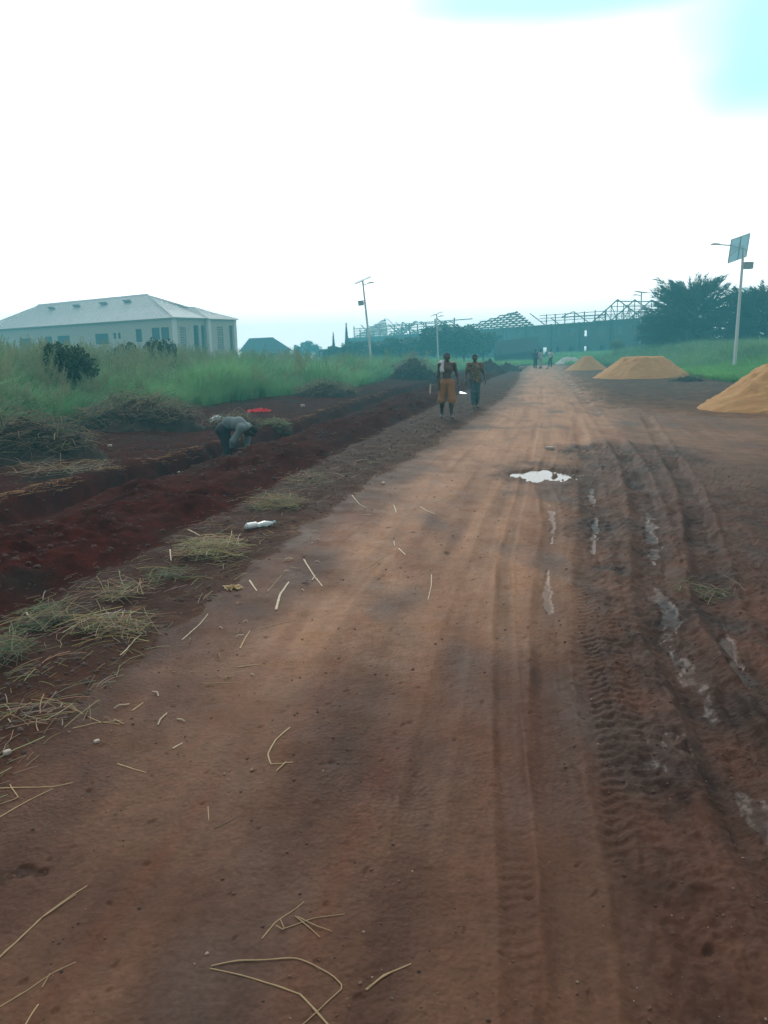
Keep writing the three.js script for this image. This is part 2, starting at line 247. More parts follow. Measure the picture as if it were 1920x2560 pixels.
{
  const ts = [], ds = [];
  const out = []; for (let t = 0.553, st = 0.0024; t < 60; t += st, st *= t < 1.3 ? 1.022 : 1.22) out.push(t);
  for (let i = out.length - 1; i >= 0; i--) ts.push(-out[i]);
  const NF = 560; for (let i = 0; i <= NF; i++) ts.push(-0.55 + 1.1 * i / NF);
  ts.push(...out);
  for (const d of [-60, -35, -20, -12, -7, -4, -2.2, -1, 0, 0.5, 0.85]) ds.push(d);
  for (let d = 1.1; d < 9; d *= 1.00265) ds.push(d);
  for (let d = 9; d < 262; d *= 1.0105) ds.push(d);
  const nx = ts.length, nd = ds.length, pos = new Float32Array(nx * nd * 3), col = new Float32Array(nx * nd * 3), uv = new Float32Array(nx * nd * 2), reg = new Uint8Array(nx * nd);
  for (let j = 0; j < nd; j++) for (let i = 0; i < nx; i++) {
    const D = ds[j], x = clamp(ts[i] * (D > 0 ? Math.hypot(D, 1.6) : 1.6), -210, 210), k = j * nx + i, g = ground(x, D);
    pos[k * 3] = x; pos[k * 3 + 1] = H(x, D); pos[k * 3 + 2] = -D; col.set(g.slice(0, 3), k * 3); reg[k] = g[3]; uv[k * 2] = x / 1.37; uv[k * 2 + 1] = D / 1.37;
  }
  const all = []; const lists = [[], [], [], [], [], []];
  for (let j = 0; j < nd - 1; j++) for (let i = 0; i < nx - 1; i++) { const a = j * nx + i, b = a + 1, c = a + nx, d = c + 1; if (pos[a * 3] === pos[b * 3]) continue; all.push(a, b, d, a, d, c); lists[reg[a]].push(a, b, d, a, d, c); }
  const whole = new THREE.BufferGeometry(); whole.setAttribute('position', new THREE.BufferAttribute(pos, 3)); whole.setIndex(all); whole.computeVertexNormals();
  const nor = whole.attributes.normal.array;
  const names = ['dirt_road', 'road_verge', 'excavated_ground', 'field_ground', 'drain_trench', 'wet_mud'];
  const labels = ['reddish brown compacted dirt road with muddy wheel ruts', 'dark lumpy soil verge strewn with straw beside the road', 'freshly dug dark red soil bank left of the road', 'dark earth under the grass fields', 'narrow drain trench dug through the dark red soil', 'glistening water soaked mud on the floors of the ruts'];
  const rough = [0.76, 0.9, 0.97, 1, 0.97, 0.5], bump = [0.008, 0.011, 0.016, 0.01, 0.016, 0.0025];
  lists.forEach((L, q) => {
    const map = new Int32Array(nx * nd).fill(-1), P = [], N = [], K = [], U = [], I = new Uint32Array(L.length); let n = 0;
    for (let i = 0; i < L.length; i++) { const v = L[i]; if (map[v] < 0) { map[v] = n++; P.push(pos[v * 3], pos[v * 3 + 1], pos[v * 3 + 2]); N.push(nor[v * 3], nor[v * 3 + 1], nor[v * 3 + 2]); K.push(col[v * 3], col[v * 3 + 1], col[v * 3 + 2]); U.push(uv[v * 2], uv[v * 2 + 1]); } I[i] = map[v]; }
    const g = new THREE.BufferGeometry(); g.setAttribute('position', new THREE.Float32BufferAttribute(P, 3)); g.setAttribute('normal', new THREE.Float32BufferAttribute(N, 3)); g.setAttribute('color', new THREE.Float32BufferAttribute(K, 3)); g.setAttribute('uv', new THREE.Float32BufferAttribute(U, 2)); g.setIndex(new THREE.BufferAttribute(I, 1));
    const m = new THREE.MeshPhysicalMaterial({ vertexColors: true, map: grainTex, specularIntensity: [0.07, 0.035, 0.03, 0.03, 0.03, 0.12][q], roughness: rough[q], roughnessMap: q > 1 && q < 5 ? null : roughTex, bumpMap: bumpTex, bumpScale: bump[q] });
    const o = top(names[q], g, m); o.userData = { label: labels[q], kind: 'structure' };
  });
  // standing water in the ruts
  const water = new THREE.MeshPhysicalMaterial({ color: lin(0.075, 0.055, 0.045), roughness: 0.06, ior: 1.333, bumpMap: bumpTex, bumpScale: 0.0006 });
  PUDDLES.forEach((p, pi) => {
    const sh = [], c = Math.cos(p[4]), s = Math.sin(p[4]); for (let i = 0; i < 40; i++) { const a = i / 40 * 6.2832, u = Math.cos(a) * p[2] * 1.35, v = Math.sin(a) * p[3] * 1.35; sh.push(new THREE.Vector2(p[0] + u * c + v * s, p[1] - u * s + v * c)); }
    const g = new THREE.ShapeGeometry(new THREE.Shape(sh)); { const u = g.attributes.uv; for (let i = 0; i < u.count; i++) u.setXY(i, u.getX(i) / 0.5, u.getY(i) / 0.5); } const q = g.attributes.position; for (let i = 0; i < q.count; i++) q.setXYZ(i, q.getX(i), p.level, -q.getY(i)); g.computeVertexNormals(); const nn = g.attributes.normal; for (let i = 0; i < nn.count; i++) nn.setXYZ(i, 0, 1, 0);
    const o = top('puddle', g, water); o.userData = { label: 'bright rain puddle reflecting the sky in the middle of the road', kind: 'structure' };
  });
}

// ---------------------------------------------------------------- plants
const leafMat = (r, g, b, t = 0.35) => new THREE.MeshPhysicalMaterial({ color: lin(r, g, b), roughness: 0.9, transmission: t, thickness: 0, side: THREE.DoubleSide });
function blades(n, seed, { h = 1, hv = 0.35, w = 0.012, lean = 0.35, spread = 0.12, segs = 4, flop = 0.6 }) {
  const r = rng(seed), T = new Tri();
  for (let i = 0; i < n; i++) {
    const a = r() * 6.2832, ra = spread * Math.sqrt(r()), bx = Math.cos(a) * ra, bz = Math.sin(a) * ra, L = h * (1 - hv + hv * 1.4 * r()), b = a + (r() - 0.5) * 2.4, dx = Math.cos(b), dz = Math.sin(b), l0 = lean * (0.2 + r()), fl = flop * r(), ww = w * (0.6 + 0.8 * r()), px = -dz, pz = dx;
    let pl, pr;
    for (let k = 0; k <= segs; k++) { const t = k / segs, o = L * (l0 * t + fl * t * t * t), y = L * (t - 0.35 * fl * t * t * t), q = ww * (1 - t * t * 0.95) / 2; const cx = bx + dx * o, cz = bz + dz * o, l = [cx - px * q, y, cz - pz * q], rr = [cx + px * q, y, cz + pz * q]; if (k) T.quad(pl, pr, rr, l); pl = l; pr = rr; }
  }
  return T.geo();
}
function scatter(name, geos, mats, count, seed, place, label, category) { // one mass of plants, spread over a few shapes
  const g = new THREE.Group(); g.name = numbered(name); scene.add(g); g.userData = { label, category, kind: 'stuff' };
  const r = rng(seed), M = new THREE.Matrix4(), Q = new THREE.Quaternion(), E = new THREE.Euler(), lists = geos.map(() => []);
  for (let i = 0; i < count; i++) { const p = place(r); if (p) lists[Math.floor(r() * geos.length)].push(p); }
  lists.forEach((L, k) => { const m = new THREE.InstancedMesh(geos[k], mats[k % mats.length], L.length); m.name = name.replace(/^.*_/, '') + '_tuft'; m.userData.kind = 'stuff'; shadows(m);
    L.forEach((p, i) => { E.set(p.tx ?? 0, p.turn ?? r() * 6.2832, p.tz ?? 0); M.compose(new THREE.Vector3(p.x, p.y, p.z), Q.setFromEuler(E), new THREE.Vector3(p.s, p.sy ?? p.s, p.s)); m.setMatrixAt(i, M); m.setColorAt(i, lin(...p.c)); }); g.add(m); });
  return g;
}
const logD = (r, a, b) => a * Math.pow(b / a, r());
{
  const mats = [leafMat(1, 1, 1, 0.5)];
  const tall = [0, 1, 2, 3].map(i => blades(22, 100 + i, { h: 1, w: 0.020, lean: 0.24, spread: 0.22, flop: 0.75 }));
  const wispy = [0, 1, 2].map(i => { // flowering stems with feathery heads
    const r = rng(300 + i), T = new Tri();
    for (let k = 0; k < 9; k++) { const a = r() * 6.28, L = 0.75 + 0.3 * r(), le = 0.10 + 0.22 * r(), dx = Math.cos(a) * le, dz = Math.sin(a) * le, bx = 0.15 * (r() - 0.5), bz = 0.15 * (r() - 0.5), w = 0.0035; const p = t => [bx + dx * t * t * L, L * t, bz + dz * t * t * L];
      for (let s = 0; s < 4; s++) { const A = p(s / 4), B = p((s + 1) / 4); T.quad([A[0] - w, A[1], A[2]], [A[0] + w, A[1], A[2]], [B[0] + w, B[1], B[2]], [B[0] - w, B[1], B[2]]); }
      for (let s = 0; s < 26; s++) { const A = p(0.74 + 0.26 * s / 26), b = r() * 6.28, l = 0.06 * (1.1 - s / 30); T.tri(A, [A[0] + Math.cos(b) * l, A[1] + l * 0.5, A[2] + Math.sin(b) * l], [A[0] + Math.cos(b) * l + 0.006, A[1] + l * 0.5 + 0.012, A[2] + Math.sin(b) * l]); } }
    return T.geo(); });
  const green = (r, x, D) => { const n = fbm(x * 0.22, D * 0.16, 3), k = clamp(0.45 + 0.9 * n + 0.35 * (r() - 0.5)); return mix3(mix3([0.055, 0.20, 0.085], [0.19, 0.45, 0.17], k), [0.30, 0.36, 0.17], 0.25 * r() * r()); };
  const leftField = (lo, hi) => r => { const D = logD(r, lo, hi), L = -0.62 * D - 3, Rr = fieldL(D) - 0.2 - 0.5 * r(), x = mix(L, Rr, 1 - Math.pow(r(), 1.25)); return { x, D, edge: Rr - x }; };
  scatter('tall_grass', tall, mats, 15000, 11, r => { const { x, D, edge } = leftField(12.5, 80)(r); const s = (0.98 + 1.15 * fbm(x * 0.45, D * 0.3 + 5, 3) + 0.65 * r() * r() + 0.12 * ss(-6, -12, x) * ss(40, 18, D)) * (0.55 + 0.45 * ss(0, 1.4, edge)); return { x, y: H(x, D) - 0.03, z: -D, s: s * 0.9, sy: s, c: green(r, x, D) }; }, 'belt of tall green grass left of the excavated soil', 'grass');
  scatter('feathery_grass', wispy, [leafMat(1, 1, 1, 0.3)], 1300, 12, r => { const { x, D, edge } = leftField(14, 70)(r); if (r() > 0.35 + 0.65 * ss(-5, -11, x)) return null; const s = (1.25 + 0.75 * r() + 0.35 * ss(-7, -13, x)) * (0.6 + 0.4 * ss(0, 2, edge)); return { x, y: H(x, D) - 0.03, z: -D, s: s, c: mix3([0.15, 0.24, 0.13], [0.24, 0.27, 0.16], r()) }; }, 'pale feathery seed heads standing above the tall grass on the left', 'grass');
  const low = [0, 1].map(i => blades(20, 140 + i, { h: 1, w: 0.05, lean: 0.5, spread: 0.5, flop: 0.6, segs: 3 }));
  const rightGreen = (r, x, D) => mix3([0.07, 0.24, 0.04], [0.16, 0.42, 0.07], clamp(0.5 + fbm(x * 0.5, D * 0.4, 2) + 0.4 * (r() - 0.5)));
  scatter('low_grass', low, mats, 7500, 13, r => { const D = logD(r, 33, 56), x = fieldR(D) + 0.2 + 26 * r() * r() * (0.35 + r()); if (x > D * 0.62 + 4) return null; const s = 0.26 + 0.16 * r() + 0.14 * fbm(x * 0.8, D * 0.5, 2); return { x, y: H(x, D) - 0.02, z: -D, s, c: rightGreen(r, x, D) }; }, 'low bright green grass behind the sand heaps on the right', 'grass');
  scatter('bank_grass', tall, mats, 8000, 14, r => { const D = logD(r, 47, 88), x = fieldR(D) + 2.2 + 34 * r(); if (x > D * 0.62 + 6) return null; const s = (1.0 + 0.6 * fbm(x * 0.25, D * 0.2, 2) + 0.3 * r()) * ss(46, 56, D + 3 * r()) * (0.5 + 0.5 * ss(0, 5, x - fieldR(D) - 2)) + 0.15; return { x, y: H(x, D) - 0.03, z: -D, s, c: mix3(green(r, x, D), [0.10, 0.17, 0.04], 0.4) }; }, 'taller grass on the low bank around the right solar lamp', 'grass');
  scatter('meadow_grass', low, mats, 9000, 15, r => { const D = logD(r, 86, 175), x = mix(-40, 0.45 * D, r()); if (D < 92 && x > roadL(D) - 1 && x < roadR(D) + 1) return null; const s = 0.34 + 0.3 * r(); return { x, y: H(x, D) - 0.03, z: -D, s: s * 1.5, sy: s, c: rightGreen(r, x, D) }; }, 'green meadow across the far end of the road', 'grass');
}
const barkMat = std(0.07, 0.055, 0.045, 0.95);
function crownGeo(seed, n, lobes, leaf) { // unit crown: leaf-sized faces gathered in uneven lobes
  const r = rng(seed), T = new Tri(), L = [];
  for (let i = 0; i < lobes; i++) { const a = r() * 6.28, e = Math.pow(r(), 0.7), q = 0.25 + 0.55 * r(); L.push([Math.cos(a) * q * 0.72, -0.55 + 1.35 * e, Math.sin(a) * q * 0.72, 0.20 + 0.26 * r() * (1.1 - 0.4 * e)]); }
  for (let i = 0; i < n; i++) {
    const l = L[Math.floor(r() * lobes)], z = 2 * r() - 1, a = r() * 6.28, q = Math.sqrt(1 - z * z), rad = l[3] * (0.5 + 0.62 * Math.pow(r(), 0.4));
    const c = [l[0] + q * Math.cos(a) * rad, l[1] + z * rad, l[2] + q * Math.sin(a) * rad], s = leaf * (0.6 + 0.8 * r());
    const u = [r() - 0.5, r() - 0.5, r() - 0.5], v = [r() - 0.5, r() - 0.5, r() - 0.5], ul = s / Math.hypot(...u), vl = s * 0.5 / Math.hypot(...v);
    T.quad([c[0] - u[0] * ul, c[1] - u[1] * ul, c[2] - u[2] * ul], [c[0] + v[0] * vl, c[1] + v[1] * vl, c[2] + v[2] * vl], [c[0] + u[0] * ul, c[1] + u[1] * ul, c[2] + u[2] * ul], [c[0] - v[0] * vl, c[1] - v[1] * vl, c[2] - v[2] * vl]);
  }
  return T.geo();
}
function trunkGeo(seed, h, r0, limbs, reach) {
  const r = rng(seed), l = [bar([0, -0.2, 0], [0.05 * h * (r() - 0.5), h, 0.05 * h * (r() - 0.5)], r0, 7, r0 * 0.55)];
  for (let i = 0; i < limbs; i++) { const a = i / limbs * 6.28 + r(), y = h * (0.5 + 0.45 * r()); l.push(bar([0, y, 0], [Math.cos(a) * reach * (0.5 + 0.5 * r()), y + reach * (0.5 + 0.6 * r()), Math.sin(a) * reach * (0.5 + 0.5 * r())], r0 * 0.45, 5, r0 * 0.15)); }
  return merge(l);
}
const CROWNS = [0, 1, 2, 3].map(i => crownGeo(500 + i, 3400, 17 + i, 0.075));
const farLeaf = leafMat(0.034, 0.085, 0.058, 0.2), bushLeaf = leafMat(0.024, 0.060, 0.026, 0.25);
function tree(name, px, D, topY, wPx, k, label, group, base = 0.9) { // by picture column, distance, height of its top and width
  const x = xAt(px, D, 3), y = H(x, D), hz = 884.1 - (px - 952) * 0.0209, h = EYE + (hz - topY) * D / FPX - y, w = wPx * D / FPX;
  const t = thing(name, label, 'tree', group, [x, y, -D], px * 0.37);
  part(t, 'trunk', trunkGeo(600 + px, h * 0.55, 0.035 * h, 5, w * 0.3), barkMat);
  const c = part(t, 'crown', CROWNS[k % 4], farLeaf); const ch = h - base * 0.45; c.scale.set(w * 0.62, ch * 0.53, w * 0.62); c.position.y = base * 0.45 + ch * 0.5;
  return t;
}
[[812, 118, 862, 44], [846, 116, 852, 70], [898, 112, 846, 92], [950, 108, 846, 100], [1004, 110, 834, 100], [1056, 106, 822, 104], [1108, 108, 811, 112], [1160, 106, 812, 100], [1208, 112, 820, 84]].forEach(([px, D, ty, w], i) =>
  tree('broadleaf_tree', px, D, ty + 12, w, i, ['leftmost low tree of the dark row before the unfinished building', 'second low tree from the left in the dark tree row', 'broad dark tree behind the left solar lamp', 'dark tree just right of the left solar lamp', 'dark tree between the leaning lamp and the walking men', 'dark tree just left of the far lamp in the row', 'tallest dark tree of the row, behind the far thin lamp', 'dark tree above the man in the patterned shirt', 'rightmost dark tree of the row before the bare rafters'][i], 'dark trees before the unfinished building'));
[[745, 190, 862, 26], [768, 185, 858, 34], [790, 190, 864, 30]].forEach(([px, D, ty, w], i) => tree('distant_tree', px, D, ty, w, i + 1, ['small hazy tree right beside the hip roofed house', 'tallest of the three small hazy trees right of the house', 'rightmost of the three small hazy trees right of the house'][i], 'small hazy trees by the distant house'));
[[867, 128, 815, 15, 'tall narrow dark cypress left of the bare rafters'], [834, 132, 836, 12, 'shorter narrow dark cypress rising above the low trees']].forEach(([px, D, ty, w, label], i) => {
  const x = xAt(px, D, 3), h = EYE + (886 - ty) * D / FPX, t = thing('cypress_tree', label, 'tree', 'narrow cypresses', [x, H(x, D), -D]);
  part(t, 'trunk', bar([0, -0.2, 0], [0, h * 0.7, 0], 0.12, 6, 0.04), barkMat);
  const r = rng(40 + i), T = new Tri(), W = w * D / FPX * 0.5; for (let k = 0; k < 1500; k++) { const q = r(), y = 0.5 + (h - 0.5) * q, a = r() * 6.28, rad = W * (1.05 - q) * (0.6 + 0.5 * r()), c = [Math.cos(a) * rad, y, Math.sin(a) * rad]; T.tri(c, [c[0] + 0.10 * (r() - 0.5), y + 0.35, c[2] + 0.1 * (r() - 0.5)], [c[0] + 0.14 * (r() - 0.5), y + 0.1, c[2] + 0.14 * (r() - 0.5)]); }
  part(t, 'crown', T.geo(), farLeaf);
});
function spikyTree(px, D, topY, wPx, seed, label, dx = 0) { // feathery tree with upswept needle branches
  const x = xAt(px, D, 4), y = H(x, D), hz = 884.1 - (px - 952) * 0.0209, h = EYE + (hz - topY) * D / FPX - y, W = wPx * D / FPX / 2, r = rng(seed);
  const t = thing('needle_tree', label, 'tree', 'feathery needle trees', [x, y, -D]); const tr = [bar([0, -0.3, 0], [0.1, h * 0.86, 0], 0.24, 8, 0.05)], T = new Tri();
  for (let b = 0; b < 330; b++) {
    const q = Math.pow(r(), 0.85), y0 = h * (0.06 + 0.80 * q), a = r() * 6.28, prof = Math.sqrt(Math.max(0.03, 1 - Math.pow(Math.abs(q - 0.25) / 0.80, 2.0))), L = W * prof * (0.75 + 0.42 * r()), up = 0.12 + 0.75 * q * q + 0.25 * r();
    const P = s => [Math.cos(a) * L * s, y0 + L * (up * s - 0.28 * s * s * (1 - q)), Math.sin(a) * L * s];
    if (b % 2 === 0) tr.push(bar(P(0), P(0.62), 0.045, 4, 0.015));
    const N = 84; for (let k = 0; k < N; k++) { const s = 0.22 + 0.78 * (k + r()) / N, A = P(s), B = P(Math.min(s + 0.15, 1.1)); let d = [B[0] - A[0], B[1] - A[1], B[2] - A[2]]; const dl = Math.hypot(...d) || 1; d = d.map(v => v / dl); const j = [r() - 0.5, r() - 0.35, r() - 0.5], n = 0.55 * (0.6 + 0.7 * r()); const e = d.map((v, i) => v + 1.15 * j[i]), el = Math.hypot(...e), sp = [0.09 * (r() - 0.5), 0.10 * (r() - 0.3), 0.09 * (r() - 0.5)];
      const o = [A[0] + 0.25 * (r() - 0.5), A[1] + 0.25 * (r() - 0.5), A[2] + 0.25 * (r() - 0.5)]; T.tri(o, [o[0] + sp[0], o[1] + sp[1] + 0.05, o[2] + sp[2]], [o[0] + e[0] / el * n, o[1] + e[1] / el * n, o[2] + e[2] / el * n]); }
  }
  part(t, 'trunk', merge(tr), barkMat); part(t, 'crown', T.geo(), farLeaf); return t;
}
spikyTree(1735, 78, 742, 235, 71, 'large feathery dark tree left of the right solar lamp');
spikyTree(1915, 74, 750, 200, 72, 'feathery dark tree cut by the right edge of the picture');
spikyTree(1655, 92, 808, 110, 73, 'smaller feathery tree between the thin lamp and the large one');
function bush(px, D, topY, wPx, k, label, mat = bushLeaf, leaf = 1) {
  const x = xAt(px, D, 1), y = H(x, D), hz = 884.1 - (px - 952) * 0.0209, h = EYE + (hz - topY) * D / FPX - y, w = wPx * D / FPX, t = thing('shrub', label, 'shrub', null, [x, y, -D], px);
  part(t, 'stem', merge([0, 1, 2, 3].map(i => bar([0, -0.1, 0], [Math.cos(i * 1.6) * w * 0.25, h * 0.7, Math.sin(i * 1.6) * w * 0.25], 0.025, 5, 0.01))), barkMat);
  const c = part(t, 'foliage', CROWNS[k % 4], mat); c.scale.set(w * 0.66, h * 0.60, w * 0.66); c.position.y = h * 0.45; return t;
}
bush(176, 21, 868, 128, 0, 'dark rounded shrub in the tall grass before the left building');
bush(318, 34, 858, 84, 1, 'dark shrub under the middle windows of the left building');
bush(405, 36, 864, 80, 2, 'low dark shrub near the corner of the left building');
bush(1542, 96, 852, 34, 3, 'small yellowish shrub before the unfinished building', leafMat(0.14, 0.17, 0.05, 0.3));

// ---------------------------------------------------------------- buildings
function wallPanel(L, Hh, th, openings) { // wall along +x from 0 to L, thickness toward -z, with rectangular holes [x0, x1, y0, y1]
  const xs = [...new Set([0, L, ...openings.flatMap(o => [o[0], o[1]])])].sort((a, b) => a - b), l = [];
  for (let i = 0; i < xs.length - 1; i++) { const a = xs[i], b = xs[i + 1], m = (a + b) / 2; let y = 0; const os = openings.filter(o => o[0] < m && o[1] > m).sort((p, q) => p[2] - q[2]); for (const o of [...os, [0, 0, Hh, Hh]]) { if (o[2] > y + 1e-4) l.push(box(b - a, o[2] - y, th, m, (y + o[2]) / 2, -th / 2)); y = o[3]; } }
  return merge(l);
}
function metreUV(g, s = 1) { const p = g.attributes.position, n = g.attributes.normal, u = new Float32Array(p.count * 2); for (let i = 0; i < p.count; i++) { const ax = Math.abs(n.getX(i)), ay = Math.abs(n.getY(i)), az = Math.abs(n.getZ(i)); if (ay > ax && ay > az) { u[2 * i] = p.getX(i) * s; u[2 * i + 1] = p.getZ(i) * s; } else if (ax > az) { u[2 * i] = p.getZ(i) * s; u[2 * i + 1] = p.getY(i) * s; } else { u[2 * i] = p.getX(i) * s; u[2 * i + 1] = p.getY(i) * s; } } g.setAttribute('uv', new THREE.BufferAttribute(u, 2)); return g; }
const concrete = std(0.50, 0.45, 0.38, 0.95, { map: blockTex }), paleTrim = std(0.62, 0.60, 0.56, 0.8), darkPane = std(0.02, 0.022, 0.025, 0.7), sheetRoof = new THREE.MeshStandardMaterial({ color: lin(0.46, 0.49, 0.50), roughness: 0.75, metalness: 0.1, map: blockTex }), darkWood = std(0.09, 0.065, 0.045, 0.9), lattice = std(0.40, 0.37, 0.32, 0.95);
{ // long two-storey block on the left; local +x runs left along the facade, +z is outward
  const t = thing('block_building', 'long two storey grey block building with pale hipped metal roof', 'building', null, [-23.5, 0, -94]);
  const u = new THREE.Vector3(-0.797, 0, -0.604), v = new THREE.Vector3(0.604, 0, -0.797);                            // along the facade, and inward along the end wall
  const P = (a, b, y) => [u.x * a + v.x * b, y, u.z * a + v.z * b];
  const L = 46, W = 8.4, E = 6.0, RU = 10, RL = 35.3, RH = 9.4, turnU = Math.atan2(-u.z, u.x), y0 = H(-23.5, 94) - 0.3;
  const upper = []; // openings of the facade, by picture columns of the zoomed view
  const colU = px => { let a = 0; for (let i = 0; i < 30; i++) { const q = P(a, 0, 4), X = -23.5 + q[0], D = 94 - q[2]; const e = xAt(px, D, 4) - X; a -= e * 1.0; } return a; };
  const zoom = (x0, x1, yb, yt, framed) => upper.push([colU(x1 / 2.592), colU(x0 / 2.592), yb, yt, framed]);
  zoom(140, 215, 3.25, 4.65); zoom(303, 350, 3.3, 4.75); zoom(385, 465, 3.3, 4.75); zoom(630, 715, 3.45, 4.75, 1); zoom(748, 765, 4.05, 4.75); zoom(778, 795, 4.05, 4.75); zoom(893, 932, 3.55, 5.05); zoom(997, 1048, 3.7, 5.1, 1); zoom(1058, 1108, 3.7, 5.1, 1);
  zoom(160, 220, 0.9, 2.2); zoom(640, 702, 0.9, 2.1); zoom(880, 930, 0.9, 2.1); zoom(1010, 1075, 0.9, 2.15);
  const face = (len, openings, a, b, along, name) => { const g = metreUV(wallPanel(len, E - y0, 0.25, openings.map(o => [o[0], o[1], o[2] - y0, o[3] - y0])), 0.4); const m = part(t, 'wall', g, concrete); m.position.set(...P(a, b, y0)); m.rotation.y = along; return m; };
  // facade: wallPanel x grows along u; its outside must face -v: flip by building it along u with thickness toward +v
  const wl = face(L, upper, 0, 0, turnU); wl.scale.z = 1;
  for (const o of upper) {
    const w = new THREE.Group(); w.name = 'window'; w.position.set(...P((o[0] + o[1]) / 2, 0, (o[2] + o[3]) / 2)); w.rotation.y = turnU; t.add(w);
    const ww = o[1] - o[0], hh = o[3] - o[2];
    part(w, 'pane', box(ww - 0.02, hh - 0.02, 0.04, 0, 0, 0.05), darkPane).position.z = 0;
    w.children[0].position.z = -0.22;
    if (o[4]) { const f = 0.10; part(w, 'frame', merge([box(ww + 0.3, f * 1.6, 0.12, 0, hh / 2 + f * 0.8, 0.02), box(ww + 0.3, f * 1.6, 0.12, 0, -hh / 2 - f * 0.8, 0.02), box(f * 1.4, hh - 0.002, 0.12, -ww / 2 - f * 0.7, 0, 0.02), box(f * 1.4, hh - 0.002, 0.12, ww / 2 + f * 0.7, 0, 0.02), box(0.06, hh - 0.01, 0.06, 0, 0, -0.06)]), paleTrim); }
  }
  const turnV = Math.atan2(-v.z, v.x);
  // end wall (outside faces -u) with lattice openings and dark recesses
  const endO = [[0.45, 1.35, 2.4, 5.1], [2.5, 3.3, 1.2, 5.3], [3.65, 4.4, 1.0, 5.3]];
  const ew = face(4.5, endO, 0, 0, turnV); ew.scale.z = -1;
  const back = part(t, 'wall', metreUV(box(L, E - y0, 0.25, L / 2, (E - y0) / 2, 0), 0.4), concrete); back.position.set(...P(0, W, y0)); back.rotation.y = turnU;
  const farEnd = part(t, 'wall', metreUV(box(W, E - y0, 0.25, W / 2, (E - y0) / 2, 0), 0.4), concrete); farEnd.position.set(...P(L, 0, y0)); farEnd.rotation.y = turnV;
  const slab = new Tri(); slab.quad(P(0.3, 0.3, 3), P(L - 0.3, 0.3, 3), P(L - 0.3, W - 0.3, 3), P(0.3, W - 0.3, 3)); part(t, 'floor_slab', slab.geo(), concrete);
  // projecting stair bay
  const bay = (a, b, len, along, os, flip) => { const m = face(len, os, a, b, along); m.scale.z = flip; };
  bay(-0.6, 4.5, 3.9, turnV, [[1.0, 2.0, 2.4, 5.1], [3.0, 3.6, 1.0, 5.3]], -1); bay(-0.6, 4.5, 0.6, turnU, [], 1); bay(-0.6, 8.4, 0.6, turnU, [], -1);
  const lat = (a, b, y1, y2, off) => { const l = []; for (let y = y1 + 0.15; y < y2; y += 0.3) l.push(box(b - a, 0.09, 0.12, (a + b) / 2, y, 0.1)); for (let x = a + 0.15; x < b; x += 0.3) l.push(box(0.09, y2 - y1, 0.10, x, (y1 + y2) / 2, 0.1)); const m = part(t, 'lattice_screen', merge(l), lattice); m.position.set(...P(off[0], off[1], 0)); m.rotation.y = turnV; };
  lat(0.45, 1.35, 2.4, 5.1, [0, 0]); lat(1.0, 2.0, 2.4, 5.1, [-0.6, 4.5]);
  for (const [a, b] of [[-0.12, -0.12], [-0.72, 4.42], [-0.72, 8.45]]) { const c = part(t, 'corner_pillar', box(0.4, E - y0, 0.4), paleTrim); c.position.set(...P(a, b, (E + y0) / 2)); c.rotation.y = turnU; }
  const eave = 0.55, ins = E + 0.12;
  const A = P(-eave, -eave, ins), B = P(L + eave, -eave, ins), Cc = P(L + eave, W + eave, ins), Dd = P(-eave, W + eave, ins), R1 = P(RU, W / 2, RH), R2 = P(RL, W / 2, RH);
  const sheet = (q, n, up) => { // corrugated sheets from an eave edge up to a ridge edge
    const T = new Tri(), [e0, e1, r1, r0] = q; for (let i = 0; i < n; i++) { const f = i / n, g = (i + 1) / n, l = (a, b, k) => a.map((x, j) => x + (b[j] - x) * k), lift = (i % 2) * 0.018; const a = l(e0, e1, f), b = l(e0, e1, g), c = l(r0, r1, g), d = l(r0, r1, f), m1 = l(a, d, 0.5), m2 = l(b, c, 0.5); m1[1] -= up; m2[1] -= up; a[1] += lift; b[1] += lift; m1[1] += lift; m2[1] += lift; c[1] += lift; d[1] += lift; T.quad(a, b, m2, m1); T.quad(m1, m2, c, d); } return T.geo(); };
  const roof = part(t, 'roof', metreUV(merge([sheet([A, B, R2, R1], 110, 0.12), sheet([B, Cc, R2, R2], 16, 0.12), sheet([Cc, Dd, R1, R2], 80, 0.12), sheet([Dd, A, R1, R1], 18, 0.45)]), 0.15), sheetRoof);
  part(roof, 'ridge_cap', merge([beam(R1, R2, 0.28, 0.12), beam(A, R1, 0.14, 0.1)]), sheetRoof);
  part(roof, 'fascia', merge([beam(A, B, 0.08, 0.26).translate(0, -0.06, 0), beam(Dd, A, 0.26, 0.08).translate(0, -0.06, 0)]), paleTrim);
  for (const f of [0.18, 0.42, 0.66, 0.86]) { const a = RL - (RL - RU) * f - 1, m = part(roof, 'roof_vent', box(1.5, 0.07, 0.6), std(0.30, 0.33, 0.35, 0.7)); m.position.set(...P(a, W / 2 - 1.25, RH - 0.70)); m.rotation.set(Math.atan2(RH - E, W / 2), 0, 0, 'YXZ'); m.rotation.y = turnU; }
  const b1 = P(-1.05, 4.1, ins), b2 = P(-1.05, 8.85, ins), b3 = P(9, 8.85, ins), b4 = P(9, 4.1, ins), q1 = P(4.2, 6.5, 7.75), q2 = P(8, 6.5, 7.75);
  const br = part(t, 'bay_roof', metreUV(merge([sheet([b1, b4, q2, q1], 34, 0.05), sheet([b2, b1, q1, q1], 16, 0.05), sheet([b3, b2, q1, q2], 34, 0.05)]), 0.15), sheetRoof);
  part(br, 'fascia', merge([beam(b1, b2, 0.24, 0.08), beam(b1, b4, 0.08, 0.24)]).translate(0, -0.05, 0), paleTrim);
}
